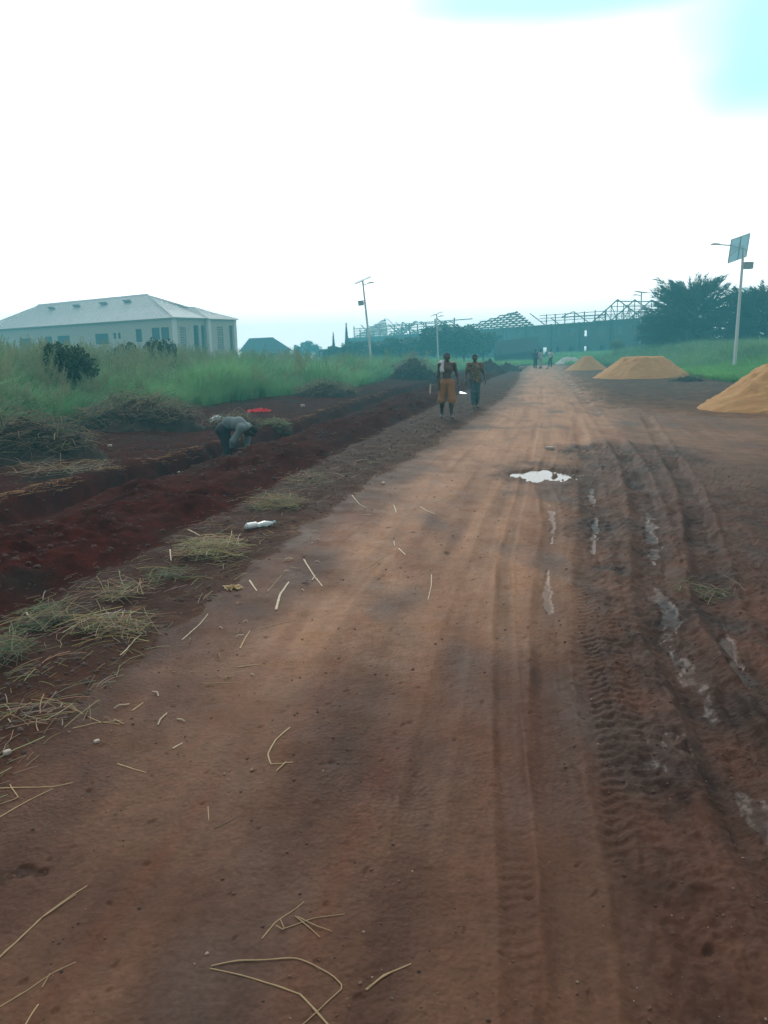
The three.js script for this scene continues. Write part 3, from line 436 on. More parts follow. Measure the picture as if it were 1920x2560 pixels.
{ // distant low house
  const D = 150, x0 = xAt(600, D, 3), x1 = xAt(731, D, 3), w = x1 - x0, t = thing('hip_roof_house', 'small distant house with a bluish hipped roof beyond the grass', 'house', null, [(x0 + x1) / 2, -0.1, -D], 0.12);
  part(t, 'wall', metreUV(merge([wallPanel(w - 1, 2.7, 0.2, [[1.5, 2.7, 1, 2.2], [5, 6.2, 1, 2.2]]).translate(-w / 2 + 0.5, 0, 3), box(0.2, 2.7, 5.6, -w / 2 + 0.6, 1.35, 0), box(0.2, 2.7, 5.6, w / 2 - 0.6, 1.35, 0), box(w - 1, 2.7, 0.2, 0, 1.35, -2.95)]), 0.4), concrete);
  for (const x of [2.1, 5.6]) part(t, 'window', box(1.18, 1.18, 0.05, -w / 2 + 0.5 + x, 1.6, 2.86), darkPane);
  const T = new Tri(), a = w / 2, h = 2.62, r = 4.95, z = 3.5; T.quad([-a, h, z], [a, h, z], [a - 3.4, r, 0], [-a + 1.7, r - 0.15, 0]); T.quad([a, h, -z], [-a, h, -z], [-a + 1.7, r - 0.15, 0], [a - 3.4, r, 0]); T.tri([a, h, z], [a, h, -z], [a - 3.4, r, 0]); T.tri([-a, h, -z], [-a, h, z], [-a + 1.7, r - 0.15, 0]);
  const rf = part(t, 'roof', T.geo(), std(0.035, 0.06, 0.075, 0.95)); part(rf, 'ridge_cap', beam([-a + 1.7, r - 0.13, 0], [a - 3.4, r + 0.02, 0], 0.2, 0.1), std(0.12, 0.18, 0.22, 0.6));
}
{ // long unfinished two-storey building with bare roof timbers; local +x runs from its near right end to its far left end
  const A = new THREE.Vector3(39.5, 0, -120), B = new THREE.Vector3(-9, 0, -225), L = A.distanceTo(B), dir = B.clone().sub(A).normalize(), W = 12, E = 6.15;
  const t = thing('unfinished_building', 'long unfinished two storey building with bare roof timbers', 'building', null, [A.x, -0.2, A.z], Math.atan2(-dir.z, dir.x));
  const colL = px => { let a = 20; for (let i = 0; i < 40; i++) { const D = 120 - dir.z * a, X = 39.5 + dir.x * a; a -= (xAt(px, D, 5) - X) * 1.1; a = clamp(a, 0, L); } return a; };
  const os = []; const r = rng(9);
  for (let a = 2.2, k = 0; a < L - 3; a += 3.8, k++) { const w = [1.5, 1.2, 2.2, 1.5][k % 4]; os.push([a, a + w, 3.9, 5.25]); os.push([a, a + (k % 5 === 2 ? 1.1 : w), k % 5 === 2 ? 0.1 : 1.0, 2.35]); }
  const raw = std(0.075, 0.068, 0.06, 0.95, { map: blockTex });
  // the front (towards the camera's left) is local -z: build on z = 0 with thickness toward +z
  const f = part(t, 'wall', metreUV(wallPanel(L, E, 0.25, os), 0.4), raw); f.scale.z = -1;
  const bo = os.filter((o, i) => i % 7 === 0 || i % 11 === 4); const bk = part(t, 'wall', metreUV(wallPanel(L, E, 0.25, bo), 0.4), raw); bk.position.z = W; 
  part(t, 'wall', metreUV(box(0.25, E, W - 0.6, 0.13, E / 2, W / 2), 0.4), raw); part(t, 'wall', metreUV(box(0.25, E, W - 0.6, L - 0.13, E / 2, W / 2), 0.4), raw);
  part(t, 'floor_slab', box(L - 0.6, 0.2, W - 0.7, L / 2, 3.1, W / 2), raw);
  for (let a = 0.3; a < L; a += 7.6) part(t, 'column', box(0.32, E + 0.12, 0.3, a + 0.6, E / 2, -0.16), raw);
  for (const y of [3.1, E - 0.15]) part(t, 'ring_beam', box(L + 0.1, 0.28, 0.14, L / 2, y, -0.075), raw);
  for (const o of os.filter((o, i) => i % 4 === 0 && o[0] < 60)) part(t, 'window_board', box(o[1] - o[0] - 0.02, (o[3] - o[2]) * 0.55, 0.05, (o[0] + o[1]) / 2, o[2] + (o[3] - o[2]) * 0.28, 0.06), darkWood);
  const TW = 0.13;
  const truss = (a, span, rise, z) => { const l = [beam([a, E, z], [a + span, E, z], TW), beam([a, E, z], [a + span / 2, E + rise, z], TW), beam([a + span, E, z], [a + span / 2, E + rise, z], TW)]; const n = 8; for (let i = 1; i < n; i++) { const f0 = i / n, y = rise * (1 - Math.abs(2 * f0 - 1)); l.push(beam([a + span * f0, E, z], [a + span * f0, E + y, z], TW * 0.7)); const f1 = (i + (i < n / 2 ? -1 : 1)) / n; l.push(beam([a + span * f0, E, z], [a + span * f1, E + rise * (1 - Math.abs(2 * f1 - 1)) + 0.01, z], TW * 0.6)); } return merge(l); };
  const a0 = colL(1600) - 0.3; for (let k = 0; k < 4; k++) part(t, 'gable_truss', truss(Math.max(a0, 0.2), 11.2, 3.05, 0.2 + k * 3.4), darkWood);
  for (let i = 0; i < 5; i++) for (const q of [1, -1]) part(t, 'purlin', beam([a0 + 5.6 + q * (5.4 - i * 1.25), E + 0.12 + i * 0.67, 0], [a0 + 5.6 + q * (5.4 - i * 1.25), E + 0.12 + i * 0.67, 11], 0.09), darkWood);
  // posts and rails of the flat stretch
  { const p0 = colL(1498), p1 = colL(1335); for (let a = p0, k = 0; a < p1; a += 2.6, k++) part(t, 'roof_post', beam([a, E, 1.2], [a + 0.2 * (r() - 0.5), E + 1.5 + 0.4 * r(), 1.2], 0.13), darkWood); for (const [y, z] of [[0.55, 1.2], [1.05, 1.2], [1.55, 1.2], [1.2, 6]]) part(t, 'roof_rail', beam([p0, E + y, z], [p1, E + y + 0.15, z], 0.09), darkWood); part(t, 'roof_brace', merge([beam([p0 + 4, E, 1.1], [p0 + 8, E + 1.9, 1.1], 0.11), beam([p0 + 8, E + 1.9, 1.1], [p0 + 11, E + 1.2, 1.1], 0.11)]), darkWood); }
  const hip = (px0, px1, peak, rise, nr, np) => { const a = colL(px0), b = colL(px1), m = colL(peak), rf = new THREE.Group(); rf.name = 'hip_frame'; t.add(rf);
    for (let i = 0; i <= nr; i++) { const s = i / nr, x = a + (b - a) * s, k = x < m ? (x - a) / (m - a) : (b - x) / (b - m); part(rf, 'rafter', beam([x, E, 0.3], [x, E + rise * k + 0.1, 0.3 + 5.4 * k + 0.05], a > 25 ? 0.18 : 0.14), darkWood); if (i % 2) part(rf, 'rafter', beam([x, E, 11.6], [x, E + rise * k + 0.1, 11.5 - 5.4 * k], 0.13), darkWood); }
    for (let i = 0; i < np; i++) { const k = (i + 0.5) / np, x0 = a + (m - a) * k, x1 = b + (m - b) * k; part(rf, 'batten', beam([x0 - 0.3, E + rise * k + 0.05 * (r() - 0.5), 0.25 + 5.4 * k], [x1 + 0.3, E + rise * k + 0.2 * (r() - 0.5), 0.25 + 5.4 * k], a > 25 ? 0.24 : 0.17), darkWood); } };
  { const p0 = colL(1120), p1 = colL(872); for (let a = p0, k = 0; a < p1; a += 4.2, k++) part(t, 'roof_post', beam([a, E, 1.5], [a + 0.6 * (r() - 0.5), E + 1.9 + 1.3 * r(), 1.5], 0.2), darkWood); for (const [y, z] of [[0.7, 1.5], [1.4, 1.5], [2.0, 1.5], [2.6, 6]]) part(t, 'roof_rail', beam([p0, E + y, z], [p1, E + y + 0.4, z], 0.18), darkWood); for (let a = p0; a < p1 - 8; a += 8.4) part(t, 'roof_brace', beam([a, E, 1.2], [a + 7, E + 2.4 + r(), 1.2], 0.18), darkWood); }
  hip(1330, 1120, 1228, 3.2, 14, 7); hip(1010, 962, 994, 3.4, 8, 4); hip(965, 880, 915, 4.6, 16, 5); hip(1120, 1010, 1060, 2.6, 10, 4);
}
{ // low lean-to before the unfinished building
  const D = 112, x = xAt(1285, D, 1.5), t = thing('lean_to_shed', 'low dark lean-to shed behind the two far standing people', 'shed', null, [x, -0.05, -D], 0.25), w = 6.4;
  part(t, 'roof', merge([beam([-w / 2, 2.0, 0.9], [w / 2, 2.55, 0.9], 1.9, 0.06)]), std(0.10, 0.11, 0.12, 0.7));
  for (const s of [-1, 1]) for (const z of [0.25, 1.6]) part(t, 'post', box(0.12, 2.2 + s * 0.25, 0.12, s * (w / 2 - 0.3), 1.0 + s * 0.1, z), darkWood);
  part(t, 'back_wall', box(w - 0.8, 1.7, 0.08, 0, 0.85, 0.1), std(0.09, 0.08, 0.075, 0.9));
}

// ---------------------------------------------------------------- solar street lamps
const galv = std(0.52, 0.55, 0.56, 0.45, { metalness: 0.35 }), panelBack = new THREE.MeshPhysicalMaterial({ color: lin(0.80, 0.86, 0.88), roughness: 0.8, transmission: 0.8, thickness: 0, side: THREE.DoubleSide }), cellMat = new THREE.MeshPhysicalMaterial({ color: lin(0.62, 0.82, 0.88), roughness: 0.9, transmission: 0.8, thickness: 0 }), boxMat = std(0.30, 0.36, 0.38, 0.6), lensMat = std(0.7, 0.7, 0.68, 0.4);
const V3 = a => new THREE.Vector3(...a).normalize();
function solarLamp(px, D, h, { basis = null, boxDrop = 1.75, armLen = 0.45, armY = -0.35, shift = [0, 0, 0], lean = 0, tilt, turn, boxSide, armTurn, label, detailed = true, pr = 0.085 }) {
  const x = xAt(px, D, 0.5), t = thing('solar_lamp', label, 'street lamp', 'solar street lamps', [x, H(x, D) - 0.02, -D]); t.rotation.z = lean;
  part(t, 'base_plate', merge([box(0.42, 0.05, 0.42, 0, 0.04, 0), ...[[-1, -1], [1, -1], [-1, 1], [1, 1]].map(([a, b]) => bar([a * 0.16, 0.04, b * 0.16], [a * 0.16, 0.12, b * 0.16], 0.02, 6))]), galv);
  part(t, 'pole', bar([0, 0.05, 0], [0, h, 0], pr * 1.25, 12, pr * 0.75), galv);
  const bx = part(t, 'battery_box', merge([box(0.46, 0.34, 0.34), box(0.50, 0.03, 0.38, 0, 0.18, 0)]), boxMat); bx.position.set(boxSide * 0.34, h - boxDrop, 0);
  part(bx, 'bracket', box(0.16, 0.06, 0.10, -boxSide * 0.27, 0, 0), galv);
  const pv = new THREE.Group(); pv.name = 'solar_panel'; pv.position.set(shift[0], h + 0.08 + shift[1], shift[2]); pv.rotation.set(tilt[0], turn, tilt[1], 'YXZ'); t.add(pv);
  if (basis) { const X = V3(basis[0]), Y = V3(basis[1]); Y.addScaledVector(X, -X.dot(Y)).normalize(); pv.quaternion.setFromRotationMatrix(new THREE.Matrix4().makeBasis(X, Y, new THREE.Vector3().crossVectors(X, Y))); }
  part(pv, 'backsheet', box(1.46, 0.015, 1.30), panelBack); part(pv, 'cell_sheet', box(1.44, 0.012, 1.28, 0, 0.016, 0), cellMat);
  part(pv, 'frame', merge([box(1.52, 0.05, 0.035, 0, 0, 0.67), box(1.52, 0.05, 0.035, 0, 0, -0.67), box(0.035, 0.05, 1.30, 0.745, 0, 0), box(0.035, 0.05, 1.30, -0.745, 0, 0)]), galv);
  part(pv, 'strut', merge([box(0.06, 0.04, 1.28, 0, -0.035, 0), beam([-0.7, -0.04, -0.25], [0.0, -0.07, 0.05], 0.04), beam([0.7, -0.04, -0.25], [0, -0.07, 0.05], 0.04), beam([-0.7, -0.04, 0.35], [0.0, -0.08, 0.06], 0.04)]), galv);
  const arm = new THREE.Group(); arm.name = 'lamp_arm'; arm.position.set(0, h + armY, 0); arm.rotation.y = armTurn; t.add(arm);
  part(arm, 'tube', bar([0, 0, 0], [armLen, 0.12, 0], 0.035, 8), galv); part(arm, 'lamp_head', merge([box(0.5, 0.07, 0.22, armLen + 0.22, 0.14, 0), box(0.3, 0.04, 0.16, armLen + 0.22, 0.185, 0)]), lensMat);
  return t;
}
solarLamp(1836, 48, 6.8, { boxDrop: 0.98, armLen: 1.35, armY: 0.1, shift: [-0.32, -0.1, 0.12], lean: -0.015, basis: [[1.27, 0.42, -0.62], [-0.85, 0.63, -1.57]], tilt: [0, 0], turn: 0, boxSide: 1, armTurn: 3.0, label: 'nearest solar street lamp, on the right, showing the panel underside' });
solarLamp(931, 68, 7.45, { lean: 0.085, tilt: [0.16, 0.30], turn: 0.1, boxSide: -1, armTurn: 0.25, label: 'leaning solar street lamp in the tall grass left of the men' });
solarLamp(1600, 94, 6.9, { lean: 0.02, tilt: [0.10, -0.16], turn: 0, boxSide: 1, armTurn: 2.6, label: 'thin solar street lamp right of the pointed gable rafters' });
solarLamp(1096, 98, 6.05, { lean: 0.03, tilt: [0.10, 0.28], turn: 0, boxSide: 1, armTurn: 0.4, label: 'farthest solar street lamp, right behind the shirtless man' });
solarLamp(1852, 112, 8.2, { lean: 0.0, tilt: [0.3, 0.1], turn: 0.4, boxSide: 1, armTurn: 0.3, label: 'far solar street lamp seen just right of the nearest lamp pole' });

// ---------------------------------------------------------------- sand heaps and dug-up debris
function heapGeo(rx, rz, h, seed, { flat = 0.0, rough = 0.06, sink = 0.06, power = 1.0, wobble = 0.13, tone }) {
  const nr = 56, na = 128, P = [], K = [], I = [], U = [];
  for (let j = 0; j <= nr; j++) for (let i = 0; i <= na; i++) {
    const a = i / na * 6.2832, q = j / nr, ca = Math.cos(a), sa = Math.sin(a), wob = 1 + wobble * fbm(ca * 1.3 + seed, sa * 1.3, 3), x = ca * rx * q * wob, z = sa * rz * q * wob;
    const e = q < flat ? 1 : 1 - (q - flat) / (1 - flat), gul = Math.abs(fbm(a * 2.2 * 1 + seed, q * 1.2, 3));
    let y = h * Math.pow(e, power) * (1 + 0.06 * fbm(x * 1.1 + seed, z * 1.1, 2)) - sink * q - rough * 1.3 * gul * Math.sin(Math.PI * Math.min(1, q * 1.02)) + rough * 0.5 * fbm(x * 4 + seed, z * 4, 4) + rough * 0.22 * fbm(x * 15, z * 15 + seed, 2); if (q > 0.985) y = -sink * 2;
    P.push(x, y, z); U.push(x, z); const c = tone(x, z, y, a); K.push(...c);
  }
  for (let j = 0; j < nr; j++) for (let i = 0; i < na; i++) { const a = j * (na + 1) + i, b = a + 1, c = a + na + 1, d = c + 1; I.push(a, d, b, a, c, d); }
  const g = new THREE.BufferGeometry(); g.setAttribute('position', new THREE.Float32BufferAttribute(P, 3)); g.setAttribute('color', new THREE.Float32BufferAttribute(K, 3)); g.setAttribute('uv', new THREE.Float32BufferAttribute(U, 2)); g.setIndex(I); g.computeVertexNormals(); return g;
}
const earthMat = new THREE.MeshStandardMaterial({ vertexColors: true, map: grainTex, roughness: 0.97, bumpMap: bumpTex, bumpScale: 0.02 });
const sandTone = s => (x, z) => { const n = fbm(x * 1.4 + s, z * 1.4, 4), m = fbm(x * 5, z * 5 + s, 3), g = 1 + 0.16 * n + 0.14 * m; return mix3([0.46, 0.262, 0.092], [0.40, 0.195, 0.070], clamp(0.4 + 1.1 * n)).map(v => v * g); };
function sandHeap(x, D, rx, rz, h, s, o, label) { return top('sand_heap', heapGeo(rx, rz, h, s, { tone: sandTone(s), ...o }), earthMat, label, 'sand heap', 'orange sand heaps').position.set(x, H(x, D), -D); }
sandHeap(11.1, 20.2, 3.15, 2.5, 2.0, 3, { flat: 0.05, rough: 0.20, power: 1.0 }, 'largest orange sand heap, cut by the right edge');
sandHeap(14.1, 43.8, 2.7, 2.4, 1.12, 8, { flat: 0.40, rough: 0.13 }, 'flat topped orange sand heap in the middle of the three');
sandHeap(15.95, 62.8, 1.75, 1.7, 1.05, 14, { flat: 0.16, rough: 0.09 }, 'farthest pointed orange sand heap beside the road end');
top('gravel_heap', heapGeo(1.7, 1.3, 0.75, 21, { tone: (x, z) => [0.5, 0.5, 0.46].map(v => v * (1 + 0.2 * fbm(x * 3, z * 3, 2))), flat: 0.4 }), earthMat, 'pale whitish heap in the meadow behind the far sand heap', 'gravel heap').position.set(xAt(1423, 92), H(xAt(1423, 92), 92), -92);
const strawMat = new THREE.MeshStandardMaterial({ vertexColors: true, roughness: 0.85, side: THREE.DoubleSide });
function strawGeo(n, seed, rx, rz, yAt, { l = 0.3, w = 0.006, cols, tilt = 0.35, lift = 0.02, turn = null }) { // loose stems lying about on a surface
  const r = rng(seed), T = new Tri();
  for (let i = 0; i < n; i++) {
    const a0 = r() * 6.28, q = Math.sqrt(r()), x = Math.cos(a0) * rx * q, z = Math.sin(a0) * rz * q, a = turn === null ? r() * 6.28 : turn + (r() - 0.5) * 1.5, L = l * (0.35 + r()), t = tilt * (r() - 0.3), ww = w * (0.6 + r()), c = cols[Math.floor(r() * cols.length)].map(v => v * (0.7 + 0.6 * r())), bend = 0.5 * (r() - 0.5), y = yAt(x, z) + lift * r() + 0.003;
    const p = s => { const b = a + bend * s; return [x + Math.cos(b) * L * (s - 0.5), y + L * (t * s - 0.5 * Math.max(t, 0.1) * s * s), z + Math.sin(b) * L * (s - 0.5)]; };
    let A = p(0); for (let k = 1; k <= 3; k++) { const B = p(k / 3), nx = -Math.sin(a) * ww / 2, nz = Math.cos(a) * ww / 2, yy = ww * 0.4; T.quad([A[0] - nx, A[1], A[2] - nz], [A[0], A[1] + yy, A[2]], [B[0], B[1] + yy, B[2]], [B[0] - nx, B[1], B[2] - nz], c); T.quad([A[0], A[1] + yy, A[2]], [A[0] + nx, A[1], A[2] + nz], [B[0] + nx, B[1], B[2] + nz], [B[0], B[1] + yy, B[2]], c); A = B; }
  }
  return T.geo();
}
const STRAW = [[0.26, 0.20, 0.105], [0.20, 0.16, 0.085], [0.15, 0.12, 0.065], [0.33, 0.27, 0.165]], OLIVE = [[0.11, 0.088, 0.050], [0.065, 0.062, 0.034], [0.16, 0.125, 0.075], [0.035, 0.03, 0.02]], GREEN = [[0.05, 0.095, 0.04], [0.085, 0.12, 0.055], [0.13, 0.13, 0.07]];
const soilTone = (a, b, s) => (x, z) => { const n = fbm(x * 2 + s, z * 2, 4); return mix3(a, b, clamp(0.45 + n)).map(v => v * (1 + 0.3 * fbm(x * 8, z * 8, 2))); };
function debrisHeap(px, py, rx, rz, h, s, cols, n, label, l = 0.4, tone = soilTone([0.035, 0.026, 0.02], [0.07, 0.045, 0.03], s)) {
  const p = at(px, py), t = thing('debris_heap', label, 'debris heap', 'heaps of dug-up grass and soil', [p.x, p.y, p.z]);
  part(t, 'soil', heapGeo(rx, rz, h, s, { tone, rough: h * 0.75, power: 0.7, wobble: 0.55 }), earthMat);
  part(t, 'uprooted_grass', strawGeo(n, s + 50, rx * 0.95, rz * 0.95, (x, z) => { const q = Math.min(1, Math.hypot(x / rx, z / rz)); return h * Math.pow(1 - q, 0.75) * 0.96; }, { l, w: 0.009, cols, tilt: 1.3, lift: h * 0.45 }), strawMat).userData.kind = 'stuff';
}
debrisHeap(60, 1145, 1.25, 0.8, 0.62, 31, OLIVE, 1100, 'dark heap of uprooted grass at the left edge by the trench');
debrisHeap(350, 1068, 1.45, 1.0, 0.62, 32, [...OLIVE, STRAW[1]], 1500, 'wide brown heap of uprooted grass below the left building');
debrisHeap(590, 1070, 0.62, 0.42, 0.26, 33, [...OLIVE, STRAW[1]], 420, 'small straw heap behind the bent worker', 0.28);
debrisHeap(690, 1070, 0.36, 0.30, 0.15, 34, [[0.13, 0.15, 0.07], [0.18, 0.18, 0.09]], 300, 'small greenish grass clod just right of the bent worker', 0.2);
debrisHeap(815, 990, 1.25, 0.8, 0.45, 35, [...OLIVE, STRAW[1]], 900, 'brown grass heap before the green patch under the leaning lamp');
debrisHeap(1037, 948, 1.35, 1.1, 1.15, 36, [[0.12, 0.11, 0.08], [0.18, 0.15, 0.1], [0.07, 0.065, 0.05]], 1500, 'tall grey heap of roots left of the shirtless man', 0.4);
debrisHeap(985, 940, 1.2, 0.9, 0.7, 37, [[0.12, 0.11, 0.07], [0.16, 0.14, 0.09]], 700, 'lower grass heap between the leaning lamp and the tall root heap', 0.4);
debrisHeap(1222, 930, 1.3, 1.0, 0.85, 38, [[0.08, 0.06, 0.05]], 200, 'dark bare soil heap right of the man in the patterned shirt', 0.3, soilTone([0.05, 0.03, 0.026], [0.075, 0.045, 0.04], 38));
debrisHeap(1268, 926, 1.2, 0.9, 0.6, 39, [[0.08, 0.06, 0.05]], 150, 'low dark soil heap at the left edge of the road end', 0.3, soilTone([0.045, 0.03, 0.028], [0.07, 0.045, 0.04], 39));
debrisHeap(1720, 953, 0.9, 0.6, 0.24, 40, [[0.05, 0.06, 0.03], [0.08, 0.08, 0.04]], 240, 'low dark weedy soil lump right of the flat topped sand heap', 0.35, soilTone([0.03, 0.026, 0.022], [0.05, 0.038, 0.03], 40));

// straw lines, clods and crumbs
scatter('soil_clods', [0, 1, 2].map(i => { const g = new THREE.IcosahedronGeometry(1, 1), p = g.attributes.position; for (let k = 0; k < p.count; k++) { const x = p.getX(k), y = p.getY(k), z = p.getZ(k), s = 1 + 0.45 * fbm(x * 1.3 + i * 7 + z, y * 1.3 + z * 0.7, 2); p.setXYZ(k, x * s, y * s * 0.75, z * s); } g.computeVertexNormals(); return g; }), [std(1, 1, 1, 0.98)], 22000, 61, r => {
  const D = logD(r, 2.6, 40), z = r(); let x, c, s;
  if (z < 0.62) { x = mix(fieldL(D), digR(D), r()); if (Math.abs(x - trenchC(D)) < 0.4) return null; c = mix3([0.026, 0.0065, 0.005], [0.052, 0.014, 0.009], r()); s = 0.006 + 0.024 * Math.pow(r(), 4); }
  else if (z < 0.80) { x = mix(digR(D), roadL(D), r()); c = mix3([0.035, 0.02, 0.016], [0.065, 0.04, 0.032], r()); s = 0.004 + 0.015 * Math.pow(r(), 3); }
  else { x = RUTS[0][0](D) + 2.4 * r(); if (D > 14 || r() > mudMask(x, D) + 0.05) return null; c = mix3([0.035, 0.02, 0.016], [0.075, 0.034, 0.022], r()); s = 0.003 + 0.007 * Math.pow(r(), 3); }
  if (D > 10) s *= 1.35; return { x, y: H(x, D) - s * 0.1, z: -D, s, c };
}, 'crumbled soil clods over the dug bank, verge and ruts', 'soil');
scatter('road_grit', [0, 1].map(i => { const g = new THREE.IcosahedronGeometry(1, 0), p = g.attributes.position; for (let k = 0; k < p.count; k++) { const x = p.getX(k), y = p.getY(k), z = p.getZ(k), q = 1 + 0.5 * noise(x * 1.7 + i * 5 + z, y * 1.9 - z); p.setXYZ(k, x * q, y * q * 0.7, z * q); } g.computeVertexNormals(); return g; }), [std(1, 1, 1, 0.95)], 9000, 63, r => {
  const D = logD(r, 1.5, 14), x = mix(roadL(D) - 0.1, roadL(D) + 0.5 * D + 3.2, r()); if (x > roadR(D) || fbm(x * 1.3 + 9, D * 0.9, 3) < 0.05 + 0.5 * (r() - 0.5)) return null; const s = (0.0012 + 0.0045 * Math.pow(r(), 4)) * (1 + D * 0.10); return { x, y: H(x, D) + s * 0.2, z: -D, s, c: mix3(mix3([0.035, 0.018, 0.012], [0.12, 0.055, 0.03], r()), [0.25, 0.19, 0.14], Math.pow(r(), 8)) };
}, 'fine grit and crumbs scattered on the dirt road', 'grit');
const oneStraw = [0, 1, 2, 3].map(i => { const r = rng(700 + i), b = 0.25 * (r() - 0.5), T = new Tri(), w = 0.011; const p = s => [s - 0.5, 0.012 + 0.05 * Math.sin(s * 3.1) * r(), b * Math.sin(s * 3.1)]; let A = p(0); for (let k = 1; k <= 3; k++) { const B = p(k / 3); T.quad([A[0], A[1], A[2] - w], [A[0], A[1] + w, A[2]], [B[0], B[1] + w, B[2]], [B[0], B[1], B[2] - w]); T.quad([A[0], A[1] + w, A[2]], [A[0], A[1], A[2] + w], [B[0], B[1], B[2] + w], [B[0], B[1] + w, B[2]]); A = B; } return T.geo(); });
scatter('loose_straw', oneStraw, [std(1, 1, 1, 0.85, { side: THREE.DoubleSide })], 8500, 62, r => {
  const D = logD(r, 2.4, 34), z = r(); let x, s = 0.05 + 0.22 * r() * r(), c = STRAW[Math.floor(r() * 4)].map(v => v * (0.55 + 0.6 * r()));
  if (z < 0.36) { x = mix(digR(D) - 0.12, roadL(D) + 0.05, r()); if (fbm(x * 1.4, D * 1.1 + 40, 3) < 0.0 && r() < 0.72) return null; }
  else if (z < 0.82) { x = trenchC(D) - 0.58 + 0.22 * (r() - 0.5) + 0.28 * fbm(D * 0.5, 1.5, 4); if (D < 6 || fbm(D * 0.8, 9, 2) < -0.12) return null; s *= 0.85; c = c.map((v, i) => v * [1.35, 1.0, 0.7][i]); }
  else if (z < 0.93) { x = trenchC(D) + 0.62 + 0.16 * (r() - 0.5); if (D < 11) return null; s *= 0.7; c = c.map((v, i) => v * [1.05, 0.8, 0.6][i]); }
  else { x = mix(fieldL(D), trenchC(D) - 0.6, r() * r()); }
  return { x, y: H(x, D) + 0.004, z: -D, s, turn: r() < 0.5 ? r() * 6.28 : 1.3 + 0.8 * (r() - 0.5), c };
}, 'loose dry straw along the verge and the trench lips', 'straw');
function clump(px, py, rx, rz, h, n, cols, label, l = 0.3) {
  const p = at(px, py), t = thing('cut_grass_clump', label, 'grass clump', 'clumps of cut grass on the verge', [p.x, p.y, p.z]); const r = rng(px * 3 + py);
  part(t, 'stems', strawGeo(Math.round(n * 0.75), px + py, rx, rz, (x, z) => H(p.x + x, -(p.z + z)) - p.y + h * Math.max(0, 1 - Math.hypot(x / rx, z / rz)) * r(), { l, w: 0.0034, cols, tilt: 0.65, lift: h * 0.7 }), strawMat).userData.kind = 'stuff';
}
clump(528, 1388, 0.24, 0.27, 0.11, 420, [...STRAW, [0.25, 0.26, 0.11], [0.30, 0.30, 0.14]], 'largest pale cut grass clump on the verge, nearer side of the plastic bottle');
clump(690, 1268, 0.28, 0.34, 0.08, 340, [...STRAW.map(c => c.map(v => v * 0.7)), [0.24, 0.22, 0.09]], 'yellowish cut grass clump just behind the plastic bottle');
clump(118, 1560, 0.15, 0.15, 0.09, 190, [...GREEN, STRAW[1]], 'green tinged cut grass clump at the left edge of the dug bank');
clump(285, 1575, 0.22, 0.13, 0.05, 230, STRAW, 'flat yellow straw clump nearest the road on the left verge');
clump(10, 1650, 0.09, 0.15, 0.11, 160, [...GREEN, STRAW[2]], 'green grass clump cut by the left edge of the picture');
clump(300, 1490, 0.15, 0.15, 0.06, 120, [...STRAW, GREEN[2]], 'small straw clump between the large clump and the green one');
clump(430, 1445, 0.17, 0.12, 0.05, 110, [...GREEN, STRAW[2]], 'low clump with fresh green leaves below the largest clump', 0.2);
clump(1765, 1490, 0.20, 0.15, 0.03, 110, [[0.11, 0.09, 0.04], [0.08, 0.085, 0.035], OLIVE[2]], 'yellowish grass tuft pressed in the mud right of the ruts', 0.22);
clump(110, 1790, 0.22, 0.12, 0.03, 60, STRAW, 'thin scatter of straw at the road edge on the lower left', 0.2);
clump(780, 1205, 0.35, 0.5, 0.06, 150, STRAW.map(c => c.map(v => v * 0.7)), 'dull straw patch on the verge beyond the plastic bottle', 0.25);
clump(150, 1185, 0.75, 0.4, 0.16, 260, [...STRAW, OLIVE[2]], 'dry stubble patch below the left debris heap', 0.4);

